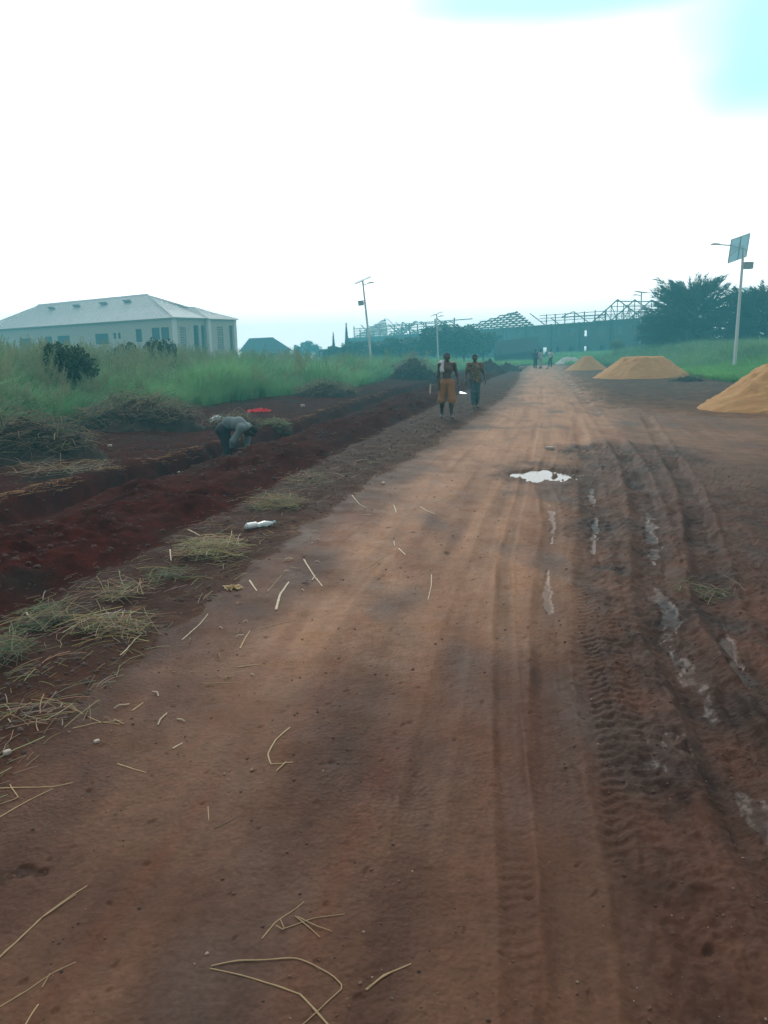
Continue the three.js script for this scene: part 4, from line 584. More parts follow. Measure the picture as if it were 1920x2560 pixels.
// ---------------------------------------------------------------- single stalks on the road
const stalkMats = [std(0.34, 0.25, 0.125, 0.8, { map: blockTex }), std(0.27, 0.19, 0.095, 0.85, { map: blockTex }), std(0.45, 0.38, 0.26, 0.75, { map: blockTex }), std(0.10, 0.06, 0.04, 0.9)];
function stalkGeo(o, pts, r, lift) { // a jointed stem lying on the land through picture points; positions relative to o
  const P = pts.map(([a, b]) => at(a, b)); const l = [];
  const c = P.length > 2 ? new THREE.CatmullRomCurve3(P, false, 'catmullrom', 0.12) : new THREE.LineCurve3(P[0], P[1]);
  const len = c.getLength(), n = Math.max(6, Math.min(60, Math.ceil(len / 0.018))), rr = rng(Math.floor(pts[0][0] * 7 + pts[0][1]));
  const Q = [], rad = []; for (let i = 0; i <= n; i++) { const t = i / n, p = c.getPointAt(t); p.y = H(p.x, -p.z); Q.push(p); rad.push(r * (1 - 0.35 * t) * (1 + 0.35 * fbm(t * 9 + r * 900, pts[0][1], 2)) * (1 + 0.25 * Math.exp(-((((len * t) / 0.13) % 1 - 0.5) ** 2) / 0.004))); }
  for (let i = 1; i < n; i++) Q[i].y = Math.max(Q[i].y, (Q[i - 1].y + Q[i + 1].y) / 2);       // stiff: bridges small hollows
  const S = 7, pos = [], idx = [], uv = [];
  for (let i = 0; i <= n; i++) { const T = Q[Math.min(i + 1, n)].clone().sub(Q[Math.max(i - 1, 0)]).normalize(), N = new THREE.Vector3(-T.z, 0, T.x).normalize(), B = new THREE.Vector3().crossVectors(N, T); if (B.y < 0) B.negate(); for (let s = 0; s <= S; s++) { const a = s / S * 6.2832, q = rad[i]; pos.push(Q[i].x - o.x + (N.x * Math.cos(a) + B.x * Math.sin(a)) * q, Q[i].y + lift + q * 0.45 - o.y + (N.y * Math.cos(a) + B.y * Math.sin(a)) * q * 0.6, Q[i].z - o.z + (N.z * Math.cos(a) + B.z * Math.sin(a)) * q); uv.push(s / S * 0.1, len * i / n * 3); } }
  for (let i = 0; i < n; i++) for (let s = 0; s < S; s++) { const a = i * (S + 1) + s, b = a + S + 1; idx.push(a, b, a + 1, a + 1, b, b + 1); }
  const m = pos.length / 3; for (const e of [0, n]) { const k = pos.length / 3; pos.push(Q[e].x - o.x, Q[e].y + lift + rad[e] * 0.45 - o.y, Q[e].z - o.z); uv.push(0, 0); for (let s = 0; s < S; s++) { const a = e * (S + 1) + s; idx.push(k, a, a + 1); } }
  const g = new THREE.BufferGeometry(); g.setAttribute('position', new THREE.Float32BufferAttribute(pos, 3)); g.setAttribute('uv', new THREE.Float32BufferAttribute(uv, 2)); g.setIndex(idx); g.computeVertexNormals(); return g;
}
function stalk(lines, r, k, label, group = 'dry stalks on the road') {
  const o = at(...lines[0][0]), geos = lines.map((l, i) => stalkGeo(o, l, (i ? 0.6 : 0.82) * r, i * r * 0.5)), m = top('dry_stalk', geos.length > 1 ? mergeGeometries(geos) : geos[0], stalkMats[k], label, 'dry stalk', group); m.position.copy(o); return m;
}
stalk([[[-30, 2422], [110, 2290], [218, 2215]], [[105, 2296], [190, 2238]]], 0.0042, 1, 'long thick dry stalk slanting in from the lower left edge');
stalk([[[-20, 2530], [60, 2482], [120, 2440], [190, 2405]], [[105, 2470], [125, 2435]]], 0.0026, 1, 'long thin dry stalk below the thick one at lower left');
stalk([[[830, 2575], [790, 2530], [750, 2487], [690, 2465], [610, 2441], [525, 2422]], [[528, 2417], [600, 2404], [735, 2397], [780, 2412], [830, 2440], [858, 2470], [800, 2525], [755, 2565]]], 0.0040, 1, 'very long stalk folded into an open loop at the bottom of the picture');
stalk([[[915, 2476], [960, 2440], [1028, 2410]], [[922, 2470], [950, 2449], [985, 2428]]], 0.0042, 1, 'short thick stalk stub right of the folded loop');
stalk([[[655, 2347], [690, 2305], [740, 2272], [760, 2255]], [[705, 2325], [780, 2298], [862, 2286]], [[738, 2292], [770, 2318], [800, 2345]], [[745, 2295], [790, 2318], [830, 2332]], [[690, 2318], [712, 2330], [700, 2300]]], 0.0028, 1, 'crossed bundle of broken thin stalks above the folded loop');
stalk([[[725, 1820], [690, 1850], [670, 1885], [678, 1911], [732, 1906]], [[715, 1907], [690, 1930]]], 0.0050, 0, 'pale stalk bent like a hook in the middle of the road');
stalk([[[-15, 1971], [60, 1969], [135, 1967], [182, 1957]], [[25, 1963], [32, 1975], [46, 1996], [0, 2012]]], 0.0040, 0, 'forked pale stalk at the left edge of the picture');
stalk([[[-10, 2048], [60, 2008], [132, 1972]]], 0.0036, 0, 'straight pale stalk just below the forked one');
stalk([[[96, 2512], [80, 2535], [60, 2570]]], 0.0030, 0, 'short pale stalk at the bottom left corner');
stalk([[[535, 2072], [560, 2060], [592, 2044]]], 0.0030, 3, 'short dark twig in the middle of the road');
stalk([[[690, 1526], [700, 1488], [722, 1456]]], 0.0110, 2, 'thick whitish cane piece lying on the left half of the road');
stalk([[[760, 1400], [785, 1440], [806, 1466]], [[780, 1452], [788, 1440]]], 0.0075, 2, 'whitish cane piece farther up from the thickest one');
stalk([[[624, 1452], [642, 1478]]], 0.0085, 2, 'short whitish cane stub beside the yellow leaf');
stalk([[[1079, 1437], [1078, 1465], [1070, 1499]]], 0.0045, 2, 'thin upright pale straw near the middle of the road');
stalk([[[1051, 1268], [1070, 1279], [1090, 1286]]], 0.0075, 2, 'small pale straw farthest up the road, right of its twin');
stalk([[[985, 1263], [991, 1282]]], 0.0085, 2, 'short pale stub left of the farthest straw');
stalk([[[915, 1422], [950, 1398], [992, 1374]]], 0.0040, 1, 'thin brown straw slanting up towards the puddle');
stalk([[[997, 1372], [1014, 1388]], [[985, 1355], [987, 1366]]], 0.0080, 2, 'small pale chip at the end of the thin brown straw');
stalk([[[600, 1622], [612, 1598], [625, 1577]]], 0.0055, 0, 'short yellow straw pointing away, left of the road middle');
stalk([[[652, 1572], [700, 1560], [742, 1549]]], 0.0034, 1, 'thin brown straw lying across, right of the short yellow straw');
stalk([[[592, 1669], [620, 1665], [652, 1661]]], 0.0048, 0, 'short straw lying flat across the road, left side');
stalk([[[509, 1709], [550, 1708], [592, 1706]]], 0.0030, 0, 'thin straw lying level below the flat short one');
stalk([[[180, 1822], [240, 1808], [308, 1801]], [[220, 1793], [250, 1806], [300, 1812]], [[285, 1800], [310, 1812]]], 0.0040, 0, 'bright yellow tangle of straw at the road edge, lower left');
stalk([[[294, 1910], [330, 1922], [366, 1932]]], 0.0040, 0, 'thin straw by the small footmarks, lower left road');
stalk([[[432, 1872], [456, 1858]]], 0.0048, 2, 'tiny pale straw left of the hooked stalk');
stalk([[[520, 2016], [522, 2050]]], 0.0020, 0, 'hair thin straw pointing away above the dark twig');
stalk([[[668, 1480], [690, 1455], [705, 1437]]], 0.0045, 1, 'curved brown straw left of the whitish cane pieces');
stalk([[[330, 1778], [358, 1757]]], 0.0050, 0, 'short straw slanting at the road edge above the yellow tangle');
stalk([[[455, 1600], [500, 1560], [520, 1535]]], 0.0042, 2, 'pale straw on the dark verge left of the short yellow straw');
stalk([[[66, 1533], [110, 1572]]], 0.0090, 2, 'thick pale cane sticking out of the green tinged clump');
stalk([[[340, 1556], [345, 1580], [358, 1584]], [[300, 1640], [330, 1610], [355, 1584]]], 0.0060, 2, 'pale cane with a bent tip beside the flat yellow clump');
stalk([[[425, 1375], [428, 1402]]], 0.0080, 2, 'pale stub standing at the left of the largest clump');
stalk([[[470, 1325], [500, 1340]]], 0.0080, 2, 'pale stub lying behind the largest clump');
stalk([[[880, 1238], [900, 1262]], [[900, 1262], [915, 1270]]], 0.006, 2, 'small pale straw at the road edge before the walking men');
{ const r = rng(88); for (let i = 0; i < 46; i++) { const D = logD(r, 3.3, 11), x = roadL(D) + 0.15 + 1.25 * r() * r(), a = r() * 3.14, L = 0.03 + 0.10 * r() * r(), g = oneStraw[i % 4], m = top('straw_piece', g, stalkMats[[0, 2, 2, 1][i % 4]], 'tiny pale straw piece scattered on the left half of the road', 'straw', 'tiny straw pieces on the road'); m.position.set(x, H(x, D) - 0.001, -D); m.rotation.y = a; m.scale.set(L, 0.35, 0.3); } }

// ---------------------------------------------------------------- litter and small things
{ // clear plastic bottle
  const a = at(614, 1324), b = at(690, 1313), t = thing('plastic_bottle', 'crushed clear plastic bottle lying on the verge', 'bottle', null, [(a.x + b.x) / 2, (a.y + b.y) / 2 + 0.028, (a.z + b.z) / 2], Math.atan2(-(b.z - a.z), b.x - a.x));
  const L = a.distanceTo(b) / 2, prof = [[0.0, -L], [0.026, -L], [0.033, -L + 0.012], [0.031, -L * 0.5], [0.033, -L * 0.3], [0.030, 0], [0.033, L * 0.2], [0.031, L * 0.45], [0.014, L * 0.78], [0.013, L * 0.86]].map(p => new THREE.Vector2(...p));
  const g = new THREE.LatheGeometry(prof, 24); const q = g.attributes.position; for (let i = 0; i < q.count; i++) { const y = q.getY(i); q.setX(i, q.getX(i) * (0.72 + 0.16 * Math.sin(y * 40))); } g.rotateZ(-Math.PI / 2); g.computeVertexNormals();
  part(t, 'body', g, new THREE.MeshPhysicalMaterial({ color: lin(0.75, 0.86, 0.88), roughness: 0.18, transmission: 0.55, thickness: 0, side: THREE.DoubleSide }));
  part(t, 'cap', new THREE.CylinderGeometry(0.015, 0.015, 0.02, 14).rotateZ(Math.PI / 2).translate(L * 0.9, 0, 0), std(0.15, 0.3, 0.35, 0.5));
  part(t, 'label_sleeve', new THREE.CylinderGeometry(0.0345, 0.0345, L * 0.62, 24, 1, true).scale(0.86, 1, 1.0).rotateZ(Math.PI / 2).translate(-L * 0.62, 0.004, 0), std(0.52, 0.56, 0.57, 0.45, { side: THREE.DoubleSide }));
}
function cloth(name, px, py, w, d, h, seed, mat, label, category, turn = 0) { // crumpled sheet lying on the land
  const p = at(px, py), n = 26, P = [], I = []; for (let j = 0; j <= n; j++) for (let i = 0; i <= n; i++) { const u = i / n - 0.5, v = j / n - 0.5, ed = Math.max(0, 1 - 3.2 * (u * u + v * v)), wx = 1 + 0.8 * fbm(v * 5 + seed, 2, 3), x0 = u * w * wx, z0 = v * d * (1 + 1.1 * fbm(u * 6, seed, 3)) + d * 1.2 * fbm(u * 4 + seed, 7, 2), x = x0 * Math.cos(turn) + z0 * Math.sin(turn), z = -x0 * Math.sin(turn) + z0 * Math.cos(turn); P.push(x, H(p.x + x, -(p.z + z)) - p.y + 0.006 + h * ed * (0.55 + 0.9 * Math.abs(fbm(u * 6 + seed, v * 6, 3))), z); }
  for (let j = 0; j < n; j++) for (let i = 0; i < n; i++) { const a = j * (n + 1) + i; I.push(a, a + n + 1, a + 1, a + 1, a + n + 1, a + n + 2); }
  const g = new THREE.BufferGeometry(); g.setAttribute('position', new THREE.Float32BufferAttribute(P, 3)); g.setIndex(I); g.computeVertexNormals(); mat.side = THREE.DoubleSide; const m = top(name, g, mat, label, category); m.position.copy(p); return m;
}
cloth('red_cloth', 645, 1032, 0.66, 0.15, 0.13, 3, std(0.62, 0.025, 0.045, 0.85), 'crumpled bright red cloth lying behind the bent worker', 'cloth', -0.2);
cloth('plastic_bag', 543, 1052, 0.42, 0.26, 0.16, 9, std(0.5, 0.6, 0.6, 0.5), 'crumpled white plastic bag by the straw heap left of the red cloth', 'bag', 0.3);
cloth('dry_leaf', 584, 1471, 0.11, 0.08, 0.025, 5, std(0.26, 0.18, 0.075, 0.8), 'curled yellow dry leaf at the road edge', 'leaf', 0.5);
cloth('plastic_scrap', 1775, 908, 0.5, 0.4, 0.45, 12, std(0.8, 0.84, 0.82, 0.6), 'white plastic scrap caught in the grass left of the nearest lamp', 'plastic');
function stone(px, py, s, mat, label, seed, sq = [1, 0.6, 0.8]) { const g = new THREE.IcosahedronGeometry(1, 2), p = g.attributes.position; for (let k = 0; k < p.count; k++) { const x = p.getX(k), y = p.getY(k), z = p.getZ(k), q = 1 + 0.3 * fbm(x * 1.4 + seed, y * 1.4 + z, 2); p.setXYZ(k, clamp(x * q * 1.15, -0.85, 0.85) * sq[0] * s, clamp(y * q * 1.2, -0.8, 0.8) * sq[1] * s, clamp(z * q * 1.15, -0.85, 0.85) * sq[2] * s); } const m = top('pale_stone', mergeVertices(g), mat, label, 'stone', 'pale stones'); m.geometry.computeVertexNormals(); const o = at(px, py); m.position.set(o.x, o.y + s * sq[1] * 0.55, o.z); m.rotation.y = seed; return m; }
const stoneMat = std(0.36, 0.32, 0.27, 0.95, { map: blockTex });
stone(1375, 1124, 0.078, stoneMat, 'pale block of stone on the road beyond the puddle', 2.4, [1, 0.5, 0.7]);
stone(958, 1210, 0.032, std(0.4, 0.3, 0.25, 0.9), 'small stone at the left road edge', 1); stone(18, 1884, 0.018, stoneMat, 'small white pebble at the left edge of the picture', 4); stone(242, 1856, 0.014, stoneMat, 'tiny white pebble under the yellow straw tangle', 7);
stone(452, 1185, 0.045, stoneMat, 'pale pebble on the dug bank left of the bent worker', 3); stone(275, 1117, 0.05, stoneMat, 'pale pebble beyond the trench on the left', 8); stone(757, 1017, 0.09, stoneMat, 'white stone at the trench lip before the grass', 5);
stone(1305, 921, 0.24, stoneMat, 'pale rock at the left of the road end', 6); stone(1285, 918, 0.26, stoneMat, 'leftmost pale rock at the road end, beside the soil heap', 11); stone(1368, 922, 0.16, stoneMat, 'small pale rock between the far standing people', 13); stone(1192, 998, 0.07, stoneMat, 'pale stone by the feet of the man in the patterned shirt', 15);
function peg(px, py, h, label) { const o = at(px, py), m = top('wooden_peg', merge([beam([0, -0.1, 0], [0.02, h, 0], 0.045), beam([0.02, h, 0], [0.022, h + 0.03, 0], 0.03)]), std(0.5, 0.42, 0.3, 0.9), label, 'peg', 'wooden setting-out pegs'); m.position.copy(o); }
peg(1075, 985, 0.32, 'pale wooden peg in the dug soil left of the shirtless man'); peg(1012, 925, 0.9, 'pale stake standing in the grass behind the root heap'); peg(1076, 918, 0.9, 'pale stake just left of the shirtless man at head height');

// ---------------------------------------------------------------- people
const V = (x, y, z) => new THREE.Vector3(x, y, z);
function capsule(p, b) { // distance to a tapered capsule [a, ra, b, rb]
  const [A, ra, B, rb] = b, bx = B.x - A.x, by = B.y - A.y, bz = B.z - A.z, px = p.x - A.x, py = p.y - A.y, pz = p.z - A.z, t = clamp((px * bx + py * by + pz * bz) / (bx * bx + by * by + bz * bz + 1e-9));
  return Math.hypot(px - bx * t, py - by * t, pz - bz * t) - (ra + (rb - ra) * t);
}
const smin = (a, b, k) => { const h = Math.max(k - Math.abs(a - b), 0) / k; return Math.min(a, b) - h * h * k * 0.25; };
function field(bones, k) { return p => { let d = 9; for (const b of bones) d = smin(d, capsule(p, b), k); return d; }; }
function meshField(f, lo, hi, res) {
  const mc = new MarchingCubes(res, new THREE.MeshBasicMaterial(), false, false, 90000), n = mc.size, hs = n / 2, c = lo.clone().add(hi).multiplyScalar(0.5), e = hi.clone().sub(lo).multiplyScalar(0.5 * n / (n - 6)), p = V(0, 0, 0);
  for (let z = 0; z < n; z++) for (let y = 0; y < n; y++) for (let x = 0; x < n; x++) { p.set(c.x + (x - hs) / hs * e.x, c.y + (y - hs) / hs * e.y, c.z + (z - hs) / hs * e.z); mc.field[z * n * n + y * n + x] = -f(p) * 10; }
  mc.isolation = 0; mc.update();
  const q = mc.positionArray.slice(0, mc.count * 3); for (let i = 0; i < mc.count; i++) { q[3 * i] = c.x + q[3 * i] * e.x; q[3 * i + 1] = c.y + q[3 * i + 1] * e.y; q[3 * i + 2] = c.z + q[3 * i + 2] * e.z; }
  let g = new THREE.BufferGeometry(); g.setAttribute('position', new THREE.BufferAttribute(q, 3)); g = mergeVertices(g, 1e-5); g.computeVertexNormals(); return g;
}
const headGeo = (() => { // a head with brow, nose, lips, chin and ears, centre at its middle, facing +z
  const b = [[V(0, 0.035, -0.015), 0.078, V(0, 0.02, -0.005), 0.080], [V(0, -0.03, 0.02), 0.056, V(0, -0.075, 0.038), 0.036], [V(0, 0.02, 0.075), 0.012, V(0, -0.022, 0.094), 0.016], [V(-0.035, 0.03, 0.066), 0.012, V(0.035, 0.03, 0.066), 0.012], [V(-0.018, -0.048, 0.075), 0.010, V(0.018, -0.048, 0.075), 0.010], [V(-0.05, -0.005, 0.03), 0.032, V(0.05, -0.005, 0.03), 0.032], [V(0, -0.05, -0.01), 0.05, V(0, -0.14, -0.02), 0.05]];
  const ears = [[V(-0.080, 0.012, -0.01), 0.012, V(-0.080, -0.02, -0.006), 0.010], [V(0.080, 0.012, -0.01), 0.012, V(0.080, -0.02, -0.006), 0.010]], f = field(b, 0.03);
  return meshField(p => { let d = f(p); for (const s of [-1, 1]) d = Math.max(d, 0.013 - Math.hypot(p.x - s * 0.032, p.y - 0.008, p.z - 0.088)); for (const e of ears) d = smin(d, capsule(p, e), 0.01); return d; }, V(-0.12, -0.16, -0.13), V(0.12, 0.14, 0.13), 56);
})();
const handGeo = (() => { // left hand hanging down: palm, four fingers and a thumb, a little curled; palm faces -x, thumb forward (+z)
  const b = [[V(0, 0.0, 0), 0.027, V(0, -0.03, 0), 0.026], [V(0, -0.03, 0.022), 0.019, V(0, -0.085, 0.028), 0.015], [V(0, -0.03, -0.018), 0.018, V(0, -0.08, -0.026), 0.014], [V(0, -0.03, 0), 0.020, V(0, -0.088, 0), 0.016]], fs = [];
  [[0.030, 0.068], [0.010, 0.076], [-0.010, 0.070], [-0.029, 0.055]].forEach(([z, L]) => { const k = V(-0.002, -0.088, z), m = V(-0.014, -0.088 - L * 0.5, z * 1.1), e = V(-0.036, -0.088 - L * 0.86, z * 1.1); fs.push([k, 0.0095, m, 0.0088], [m, 0.0088, e, 0.0075]); });
  fs.push([V(-0.004, -0.028, 0.030), 0.014, V(-0.014, -0.062, 0.052), 0.0105], [V(-0.014, -0.062, 0.052), 0.0105, V(-0.026, -0.090, 0.056), 0.0085]);
  const f = field(b, 0.02); return meshField(p => { let d = f(p); let e = 9; for (let i = 0; i < fs.length; i++) e = Math.min(e, capsule(p, fs[i])); return smin(d, e, 0.008); }, V(-0.06, -0.19, -0.07), V(0.05, 0.05, 0.09), 60);
})();
function person(o) { // joints in metres, y up, facing +z; res sets the fineness
  const J = o.joints, t = thing('person', o.label, 'person', o.group, o.at, o.turn); t.scale.setScalar(o.size ?? 1);
  const torso = [[J.hipL, 0.100, J.hipR, 0.100], [J.pelvis, 0.112, J.waist, 0.098], [J.waist, 0.098, J.chest, 0.120], [J.ribL, 0.098, J.ribR, 0.098], [J.shL, 0.060, J.shR, 0.060], [J.chest, 0.10, J.neck, 0.056], [J.neck, 0.054, J.head, 0.05]];
  const limb = (a, b, r1, r2) => [a, r1, b, r2];
  const arms = [], legs = []; for (const s of ['L', 'R']) { arms.push(limb(J['sh' + s], J['el' + s], 0.052, 0.040), limb(J['el' + s], J['wr' + s], 0.041, 0.026)); legs.push(limb(J['hip' + s], J['kn' + s], 0.088, 0.056), limb(J['kn' + s], J['cf' + s], 0.055, 0.056), limb(J['cf' + s], J['an' + s], 0.056, 0.036), limb(J['an' + s], J['to' + s], 0.042, 0.030)); }
  const bodyF = field([...torso, ...arms, ...legs], 0.05), all = [...torso, ...arms, ...legs].flatMap(b => [b[0], b[2]]), lo = V(9, 9, 9), hi = V(-9, -9, -9); for (const p of all) { lo.min(p); hi.max(p); } lo.subScalar(0.17); hi.addScalar(0.17);
  const geos = [meshField(bodyF, lo, hi, o.res)];
  if (o.fine !== false) for (const s of ['L', 'R']) { const g = handGeo.clone(); if (s === 'R') { g.scale(-1, 1, 1); const ix = g.index; for (let i = 0; i < ix.count; i += 3) { const a = ix.getX(i); ix.setX(i, ix.getX(i + 1)); ix.setX(i + 1, a); } } const d = J['wr' + s].clone().sub(J['el' + s]).normalize(); g.applyQuaternion(new THREE.Quaternion().setFromUnitVectors(V(0, -1, 0), d)); const w = J['wr' + s]; g.translate(w.x + d.x * 0.01, w.y + d.y * 0.01, w.z + d.z * 0.01); geos.push(g); }
  const hq = new THREE.Quaternion().setFromEuler(new THREE.Euler(...(o.headTurn ?? [0, 0, 0])));
  { const g = headGeo.clone().applyQuaternion(hq); g.translate(J.head.x, J.head.y, J.head.z); geos.push(g); }
  geos.forEach(g => g.deleteAttribute('uv')); const body = part(t, 'body', mergeGeometries(geos), o.skin);
  const hair = meshField(p => { const d = capsule(p, [V(0, 0.040, -0.018), 0.086, V(0, 0.026, -0.012), 0.087]); return Math.max(d, 0.012 - p.y + p.z * 0.55); }, V(-0.12, -0.08, -0.13), V(0.12, 0.15, 0.1), 34); hair.applyQuaternion(hq); hair.translate(J.head.x, J.head.y, J.head.z); part(t, o.cap ? 'cap' : 'hair', hair, o.hair);
  for (const s of [-1, 1]) { const e = new THREE.SphereGeometry(0.0115, 8, 6).translate(s * 0.032, 0.008, 0.076).applyQuaternion(hq).translate(J.head.x, J.head.y, J.head.z); part(t, 'eye', e, eyeMat); }
  for (const c of o.clothes) { const f = field(c.bones({ torso, arms, legs, J }), c.k ?? 0.06); part(t, c.name, meshField(p => { let d = f(p) - c.pad + (c.fold ? c.fold * fbm(Math.atan2(p.x, p.z) * 3, p.y * 5, 3) : 0); for (const q of c.cut(J)) d = Math.max(d, q(p)); return d; }, lo, hi, o.res), c.mat); }
  return { t, J, body };
}
const eyeMat = std(0.05, 0.04, 0.035, 0.3), darkSkin = std(0.060, 0.034, 0.024, 0.5), hairMat = std(0.012, 0.010, 0.010, 0.95);
const thick = (l, d, e = d) => l.map(([a, ra, b, rb]) => [a, ra + d, b, rb + e]);
const below = y => p => p.y - y, above = y => p => y - p.y;
const stand = m => ({ pelvis: V(0, 0.95, 0), waist: V(0, 1.09, 0.005), chest: V(0, 1.26, 0), neck: V(0, 1.42, -0.01), head: V(0, 1.555, 0.01), ribL: V(0.065, 1.25, 0), ribR: V(-0.065, 1.25, 0), shL: V(0.178, 1.375, -0.005), shR: V(-0.178, 1.375, -0.005), elL: V(0.235, 1.10, -0.02), elR: V(-0.235, 1.10, -0.02), wrL: V(0.25, 0.86, 0.05), wrR: V(-0.25, 0.86, 0.05), hipL: V(0.085, 0.90, 0), hipR: V(-0.085, 0.90, 0), knL: V(0.10, 0.48, 0.03), knR: V(-0.10, 0.48, 0.03), cfL: V(0.10, 0.34, -0.01), cfR: V(-0.10, 0.34, -0.01), anL: V(0.105, 0.07, -0.03), anR: V(-0.105, 0.07, -0.03), toL: V(0.12, 0.032, 0.12), toR: V(-0.12, 0.032, 0.12), ...m });
{ // shirtless man with orange brown knee-length shorts
  const p = at(1118, 1046);
  const J = stand({ knL: V(0.10, 0.49, 0.06), anL: V(0.11, 0.07, 0.06), cfL: V(0.105, 0.35, 0.055), toL: V(0.125, 0.033, 0.21), knR: V(-0.12, 0.48, -0.02), anR: V(-0.14, 0.09, -0.18), cfR: V(-0.13, 0.34, -0.10), toR: V(-0.15, 0.032, -0.06), elL: V(0.265, 1.11, -0.04), wrL: V(0.30, 0.88, 0.06), elR: V(-0.225, 1.10, -0.01), wrR: V(-0.225, 0.87, 0.04) });
  person({ label: 'shirtless man in orange brown knee length shorts walking towards the viewer', group: null, at: [p.x, p.y, p.z], turn: -0.06, size: 0.92, joints: J, res: 120, skin: darkSkin, hair: std(0.03, 0.055, 0.08, 0.9), cap: true, headTurn: [0.08, 0.1, 0], clothes: [
    { name: 'shorts', pad: 0.012, k: 0.035, fold: 0.018, mat: std(0.26, 0.125, 0.045, 0.9), bones: ({ torso, legs, J }) => [torso[0], [J.pelvis, 0.115, V(0, 1.0, 0), 0.12], [J.hipL, 0.098, V(0.125, 0.49, 0.06), 0.092], [V(0.125, 0.49, 0.06), 0.092, V(0.135, 0.40, 0.05), 0.098], [J.hipR, 0.098, V(-0.14, 0.48, -0.02), 0.092], [V(-0.14, 0.48, -0.02), 0.092, V(-0.155, 0.39, -0.05), 0.098]], cut: () => [below(1.02), above(0.40)] },
    { name: 'shoulder_cloth', pad: 0.016, k: 0.05, fold: 0.01, mat: std(0.42, 0.46, 0.50, 0.9), bones: ({ J }) => [[V(-0.12, 1.40, -0.03), 0.06, V(-0.11, 1.22, 0.055), 0.055], [V(-0.12, 1.40, -0.03), 0.06, V(-0.13, 1.20, -0.08), 0.05]], cut: () => [above(1.18)] }] });
  const h = J.wrL, t = thing('trowel', 'small shiny hand tool held by the shirtless man', 'tool', null, [p.x + 0.275, p.y + 0.685, p.z + 0.07], 0.25);
  const s = new THREE.Shape(); s.moveTo(0, -0.055); s.quadraticCurveTo(0.085, -0.07, 0.19, 0); s.quadraticCurveTo(0.085, 0.07, 0, 0.055); s.quadraticCurveTo(-0.03, 0, 0, -0.055);
  const bl = part(t, 'blade', new THREE.ExtrudeGeometry(s, { depth: 0.003, bevelEnabled: true, bevelSize: 0.001, bevelThickness: 0.001, bevelSegments: 1 }), new THREE.MeshStandardMaterial({ color: lin(0.85, 0.87, 0.88), metalness: 1, roughness: 0.22 })); bl.rotation.set(-1.15, 0, -0.5); bl.position.set(0.0, -0.07, 0.02);
  part(t, 'handle', bar([0, -0.06, 0.02], [0, 0.06, -0.02], 0.013, 8), darkWood);
}
{ // man in a patterned T-shirt
  const p = at(1187, 1020), cv = dataTex(256, (u, v) => { const n = tileNoise(u, v, 6, 2), m = tileNoise(u + 0.4, v + 0.2, 5, 2); return n > 0.16 ? [0.10, 0.14, 0.14] : m > 0.12 ? [0.30, 0.33, 0.24] : m < -0.2 ? [0.46, 0.38, 0.30] : [0.40, 0.34, 0.27]; }, true);
  const shirtMat = std(1, 1, 1, 0.9, { map: cv });
  const J = stand({ knL: V(0.08, 0.49, 0.03), anL: V(0.075, 0.08, -0.05), cfL: V(0.075, 0.34, -0.01), toL: V(0.085, 0.034, 0.09), knR: V(-0.075, 0.50, 0.08), anR: V(-0.075, 0.075, 0.10), cfR: V(-0.075, 0.35, 0.07), toR: V(-0.085, 0.033, 0.25), elL: V(0.28, 1.12, -0.03), wrL: V(0.315, 0.90, 0.06), elR: V(-0.275, 1.12, -0.02), wrR: V(-0.31, 0.89, 0.07) });
  const q = person({ label: 'man in a brown patterned T-shirt and dark teal trousers walking on the verge', at: [p.x, p.y, p.z], turn: 0.1, size: 0.88, joints: J, res: 110, skin: darkSkin, hair: hairMat, headTurn: [0.05, -0.05, 0], clothes: [
    { name: 'shirt', pad: 0.022, k: 0.06, fold: 0.012, mat: shirtMat, bones: ({ torso, J }) => [...torso.slice(0, 5), [J.chest, 0.10, V(0, 1.38, -0.01), 0.075], [J.shL, 0.048, V(0.235, 1.20, -0.015), 0.050], [J.shR, 0.048, V(-0.235, 1.20, -0.012), 0.050], [V(-0.05, 0.80, 0), 0.105, V(0.05, 0.80, 0), 0.105], [V(-0.06, 1.05, 0), 0.10, V(0.06, 1.05, 0), 0.10]], cut: () => [below(1.425), above(0.80)] },
    { name: 'trousers', pad: 0.018, k: 0.05, fold: 0.01, mat: std(0.045, 0.085, 0.10, 0.9), bones: ({ torso, legs }) => [torso[0], ...legs.filter((b, i) => i % 4 < 3)], cut: () => [below(0.95), above(0.13)] }] });
  q.t.children.filter(c => c.name === 'shirt').forEach(c => metreUV(c.geometry, 2.2));
}
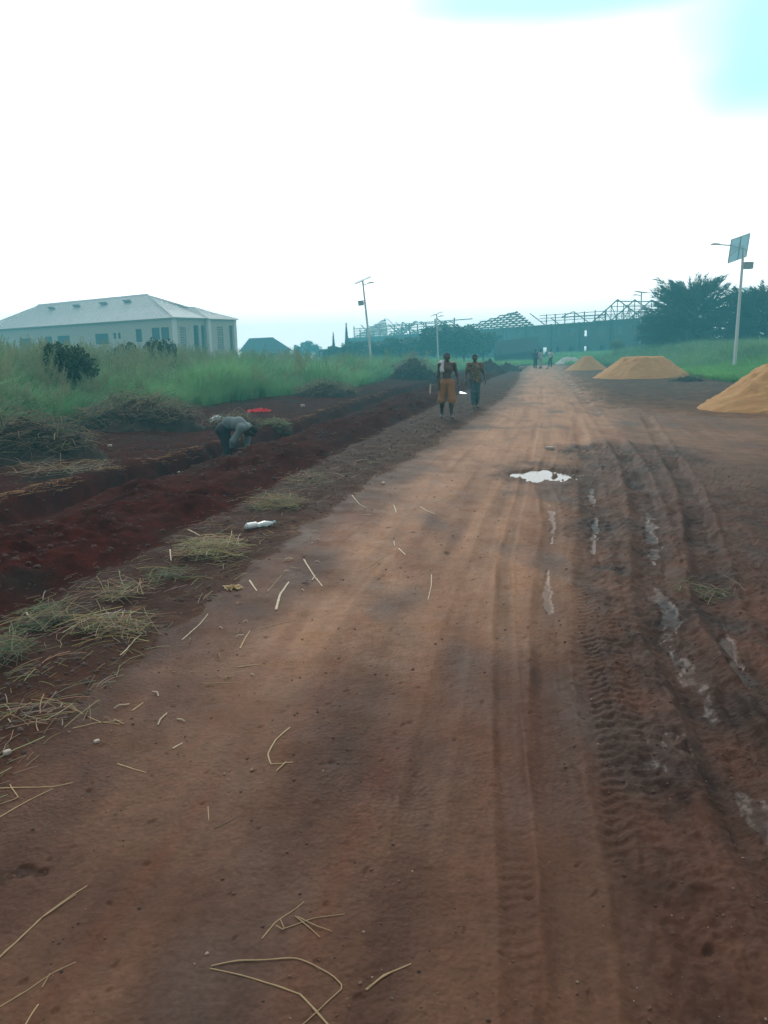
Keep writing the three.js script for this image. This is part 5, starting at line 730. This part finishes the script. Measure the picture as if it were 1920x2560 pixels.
{ // worker bending over in the trench, seen from his side, facing right
  const D = 13.8, x = xAt(592, D, 0.2), y = H(trenchC(D), D), xx = trenchC(D);
  const J = { pelvis: V(0, 0.92, -0.16), waist: V(0, 1.02, -0.04), chest: V(0, 1.00, 0.18), neck: V(0, 0.92, 0.35), head: V(0, 0.85, 0.47), ribL: V(0.065, 0.99, 0.17), ribR: V(-0.065, 0.99, 0.17), shL: V(0.17, 0.93, 0.30), shR: V(-0.17, 0.93, 0.30), elL: V(0.20, 0.66, 0.26), elR: V(-0.24, 0.68, 0.14), wrL: V(0.14, 0.44, 0.27), wrR: V(-0.17, 0.47, 0.06), hipL: V(0.085, 0.88, -0.17), hipR: V(-0.085, 0.88, -0.17), knL: V(0.12, 0.48, -0.09), knR: V(-0.12, 0.48, -0.05), cfL: V(0.12, 0.34, -0.13), cfR: V(-0.12, 0.34, -0.09), anL: V(0.13, 0.075, -0.17), anR: V(-0.13, 0.075, -0.12), toL: V(0.14, 0.033, -0.02), toR: V(-0.14, 0.033, 0.03) };
  person({ label: 'worker in a grey shirt bending over inside the trench', at: [xx, y, -D], turn: 1.35, size: 0.84, joints: J, res: 110, skin: darkSkin, hair: hairMat, headTurn: [1.15, 0, 0], clothes: [
    { name: 'shirt', pad: 0.02, k: 0.06, fold: 0.012, mat: std(0.11, 0.15, 0.155, 0.9), bones: ({ torso, arms, J }) => [...torso.slice(1, 6), arms[0], [J.elL, 0.04, J.elL.clone().lerp(J.wrL, 0.5), 0.038], arms[2], [J.elR, 0.04, J.elR.clone().lerp(J.wrR, 0.5), 0.038]], cut: J => [p => -(p.z + 0.16)] },
    { name: 'trousers', pad: 0.018, k: 0.05, fold: 0.01, mat: std(0.022, 0.026, 0.034, 0.9), bones: ({ torso, legs }) => [torso[0], [J.pelvis, 0.112, V(0, 0.95, -0.12), 0.105], ...legs.filter((b, i) => i % 4 < 3)], cut: () => [above(0.12)] }] });
}
[[1338, 921, { shirt: [0.03, 0.04, 0.06], legs: [0.025, 0.03, 0.045], label: 'far standing person in dark clothes, left of the group', turn: 0.4 }], [1351, 921, { shirt: [0.34, 0.37, 0.37], legs: [0.30, 0.33, 0.33], label: 'far standing person dressed in white beside the dark clothed one', turn: -2.4 }], [1376, 918, { shirt: [0.40, 0.43, 0.42], legs: [0.03, 0.035, 0.04], label: 'far person in a white shirt and dark trousers holding out an arm', turn: -0.9, out: 1 }]].forEach(([px, py, c]) => {
  const p = at(px, py), J = stand(c.out ? { elR: V(-0.22, 1.12, 0.10), wrR: V(-0.20, 1.18, 0.34), knR: V(-0.12, 0.48, 0.06), anR: V(-0.15, 0.07, 0.04), cfR: V(-0.13, 0.34, 0.04), toR: V(-0.18, 0.033, 0.18) } : { elL: V(0.25, 1.12, 0.02), wrL: V(0.16, 0.98, 0.2) });
  person({ label: c.label, at: [p.x, p.y, p.z], turn: c.turn, joints: J, res: 64, skin: darkSkin, hair: hairMat, clothes: [
    { name: 'shirt', pad: 0.022, k: 0.06, mat: std(...c.shirt, 0.9), bones: ({ torso, arms }) => [...torso.slice(0, 6), arms[0], arms[2]], cut: () => [below(1.42), above(0.84)] },
    { name: 'trousers', pad: 0.02, k: 0.05, mat: std(...c.legs, 0.9), bones: ({ torso, legs }) => [torso[0], ...legs.filter((b, i) => i % 4 < 3)], cut: () => [below(0.96), above(0.1)] }] });
});

renderer.render(scene, camera);
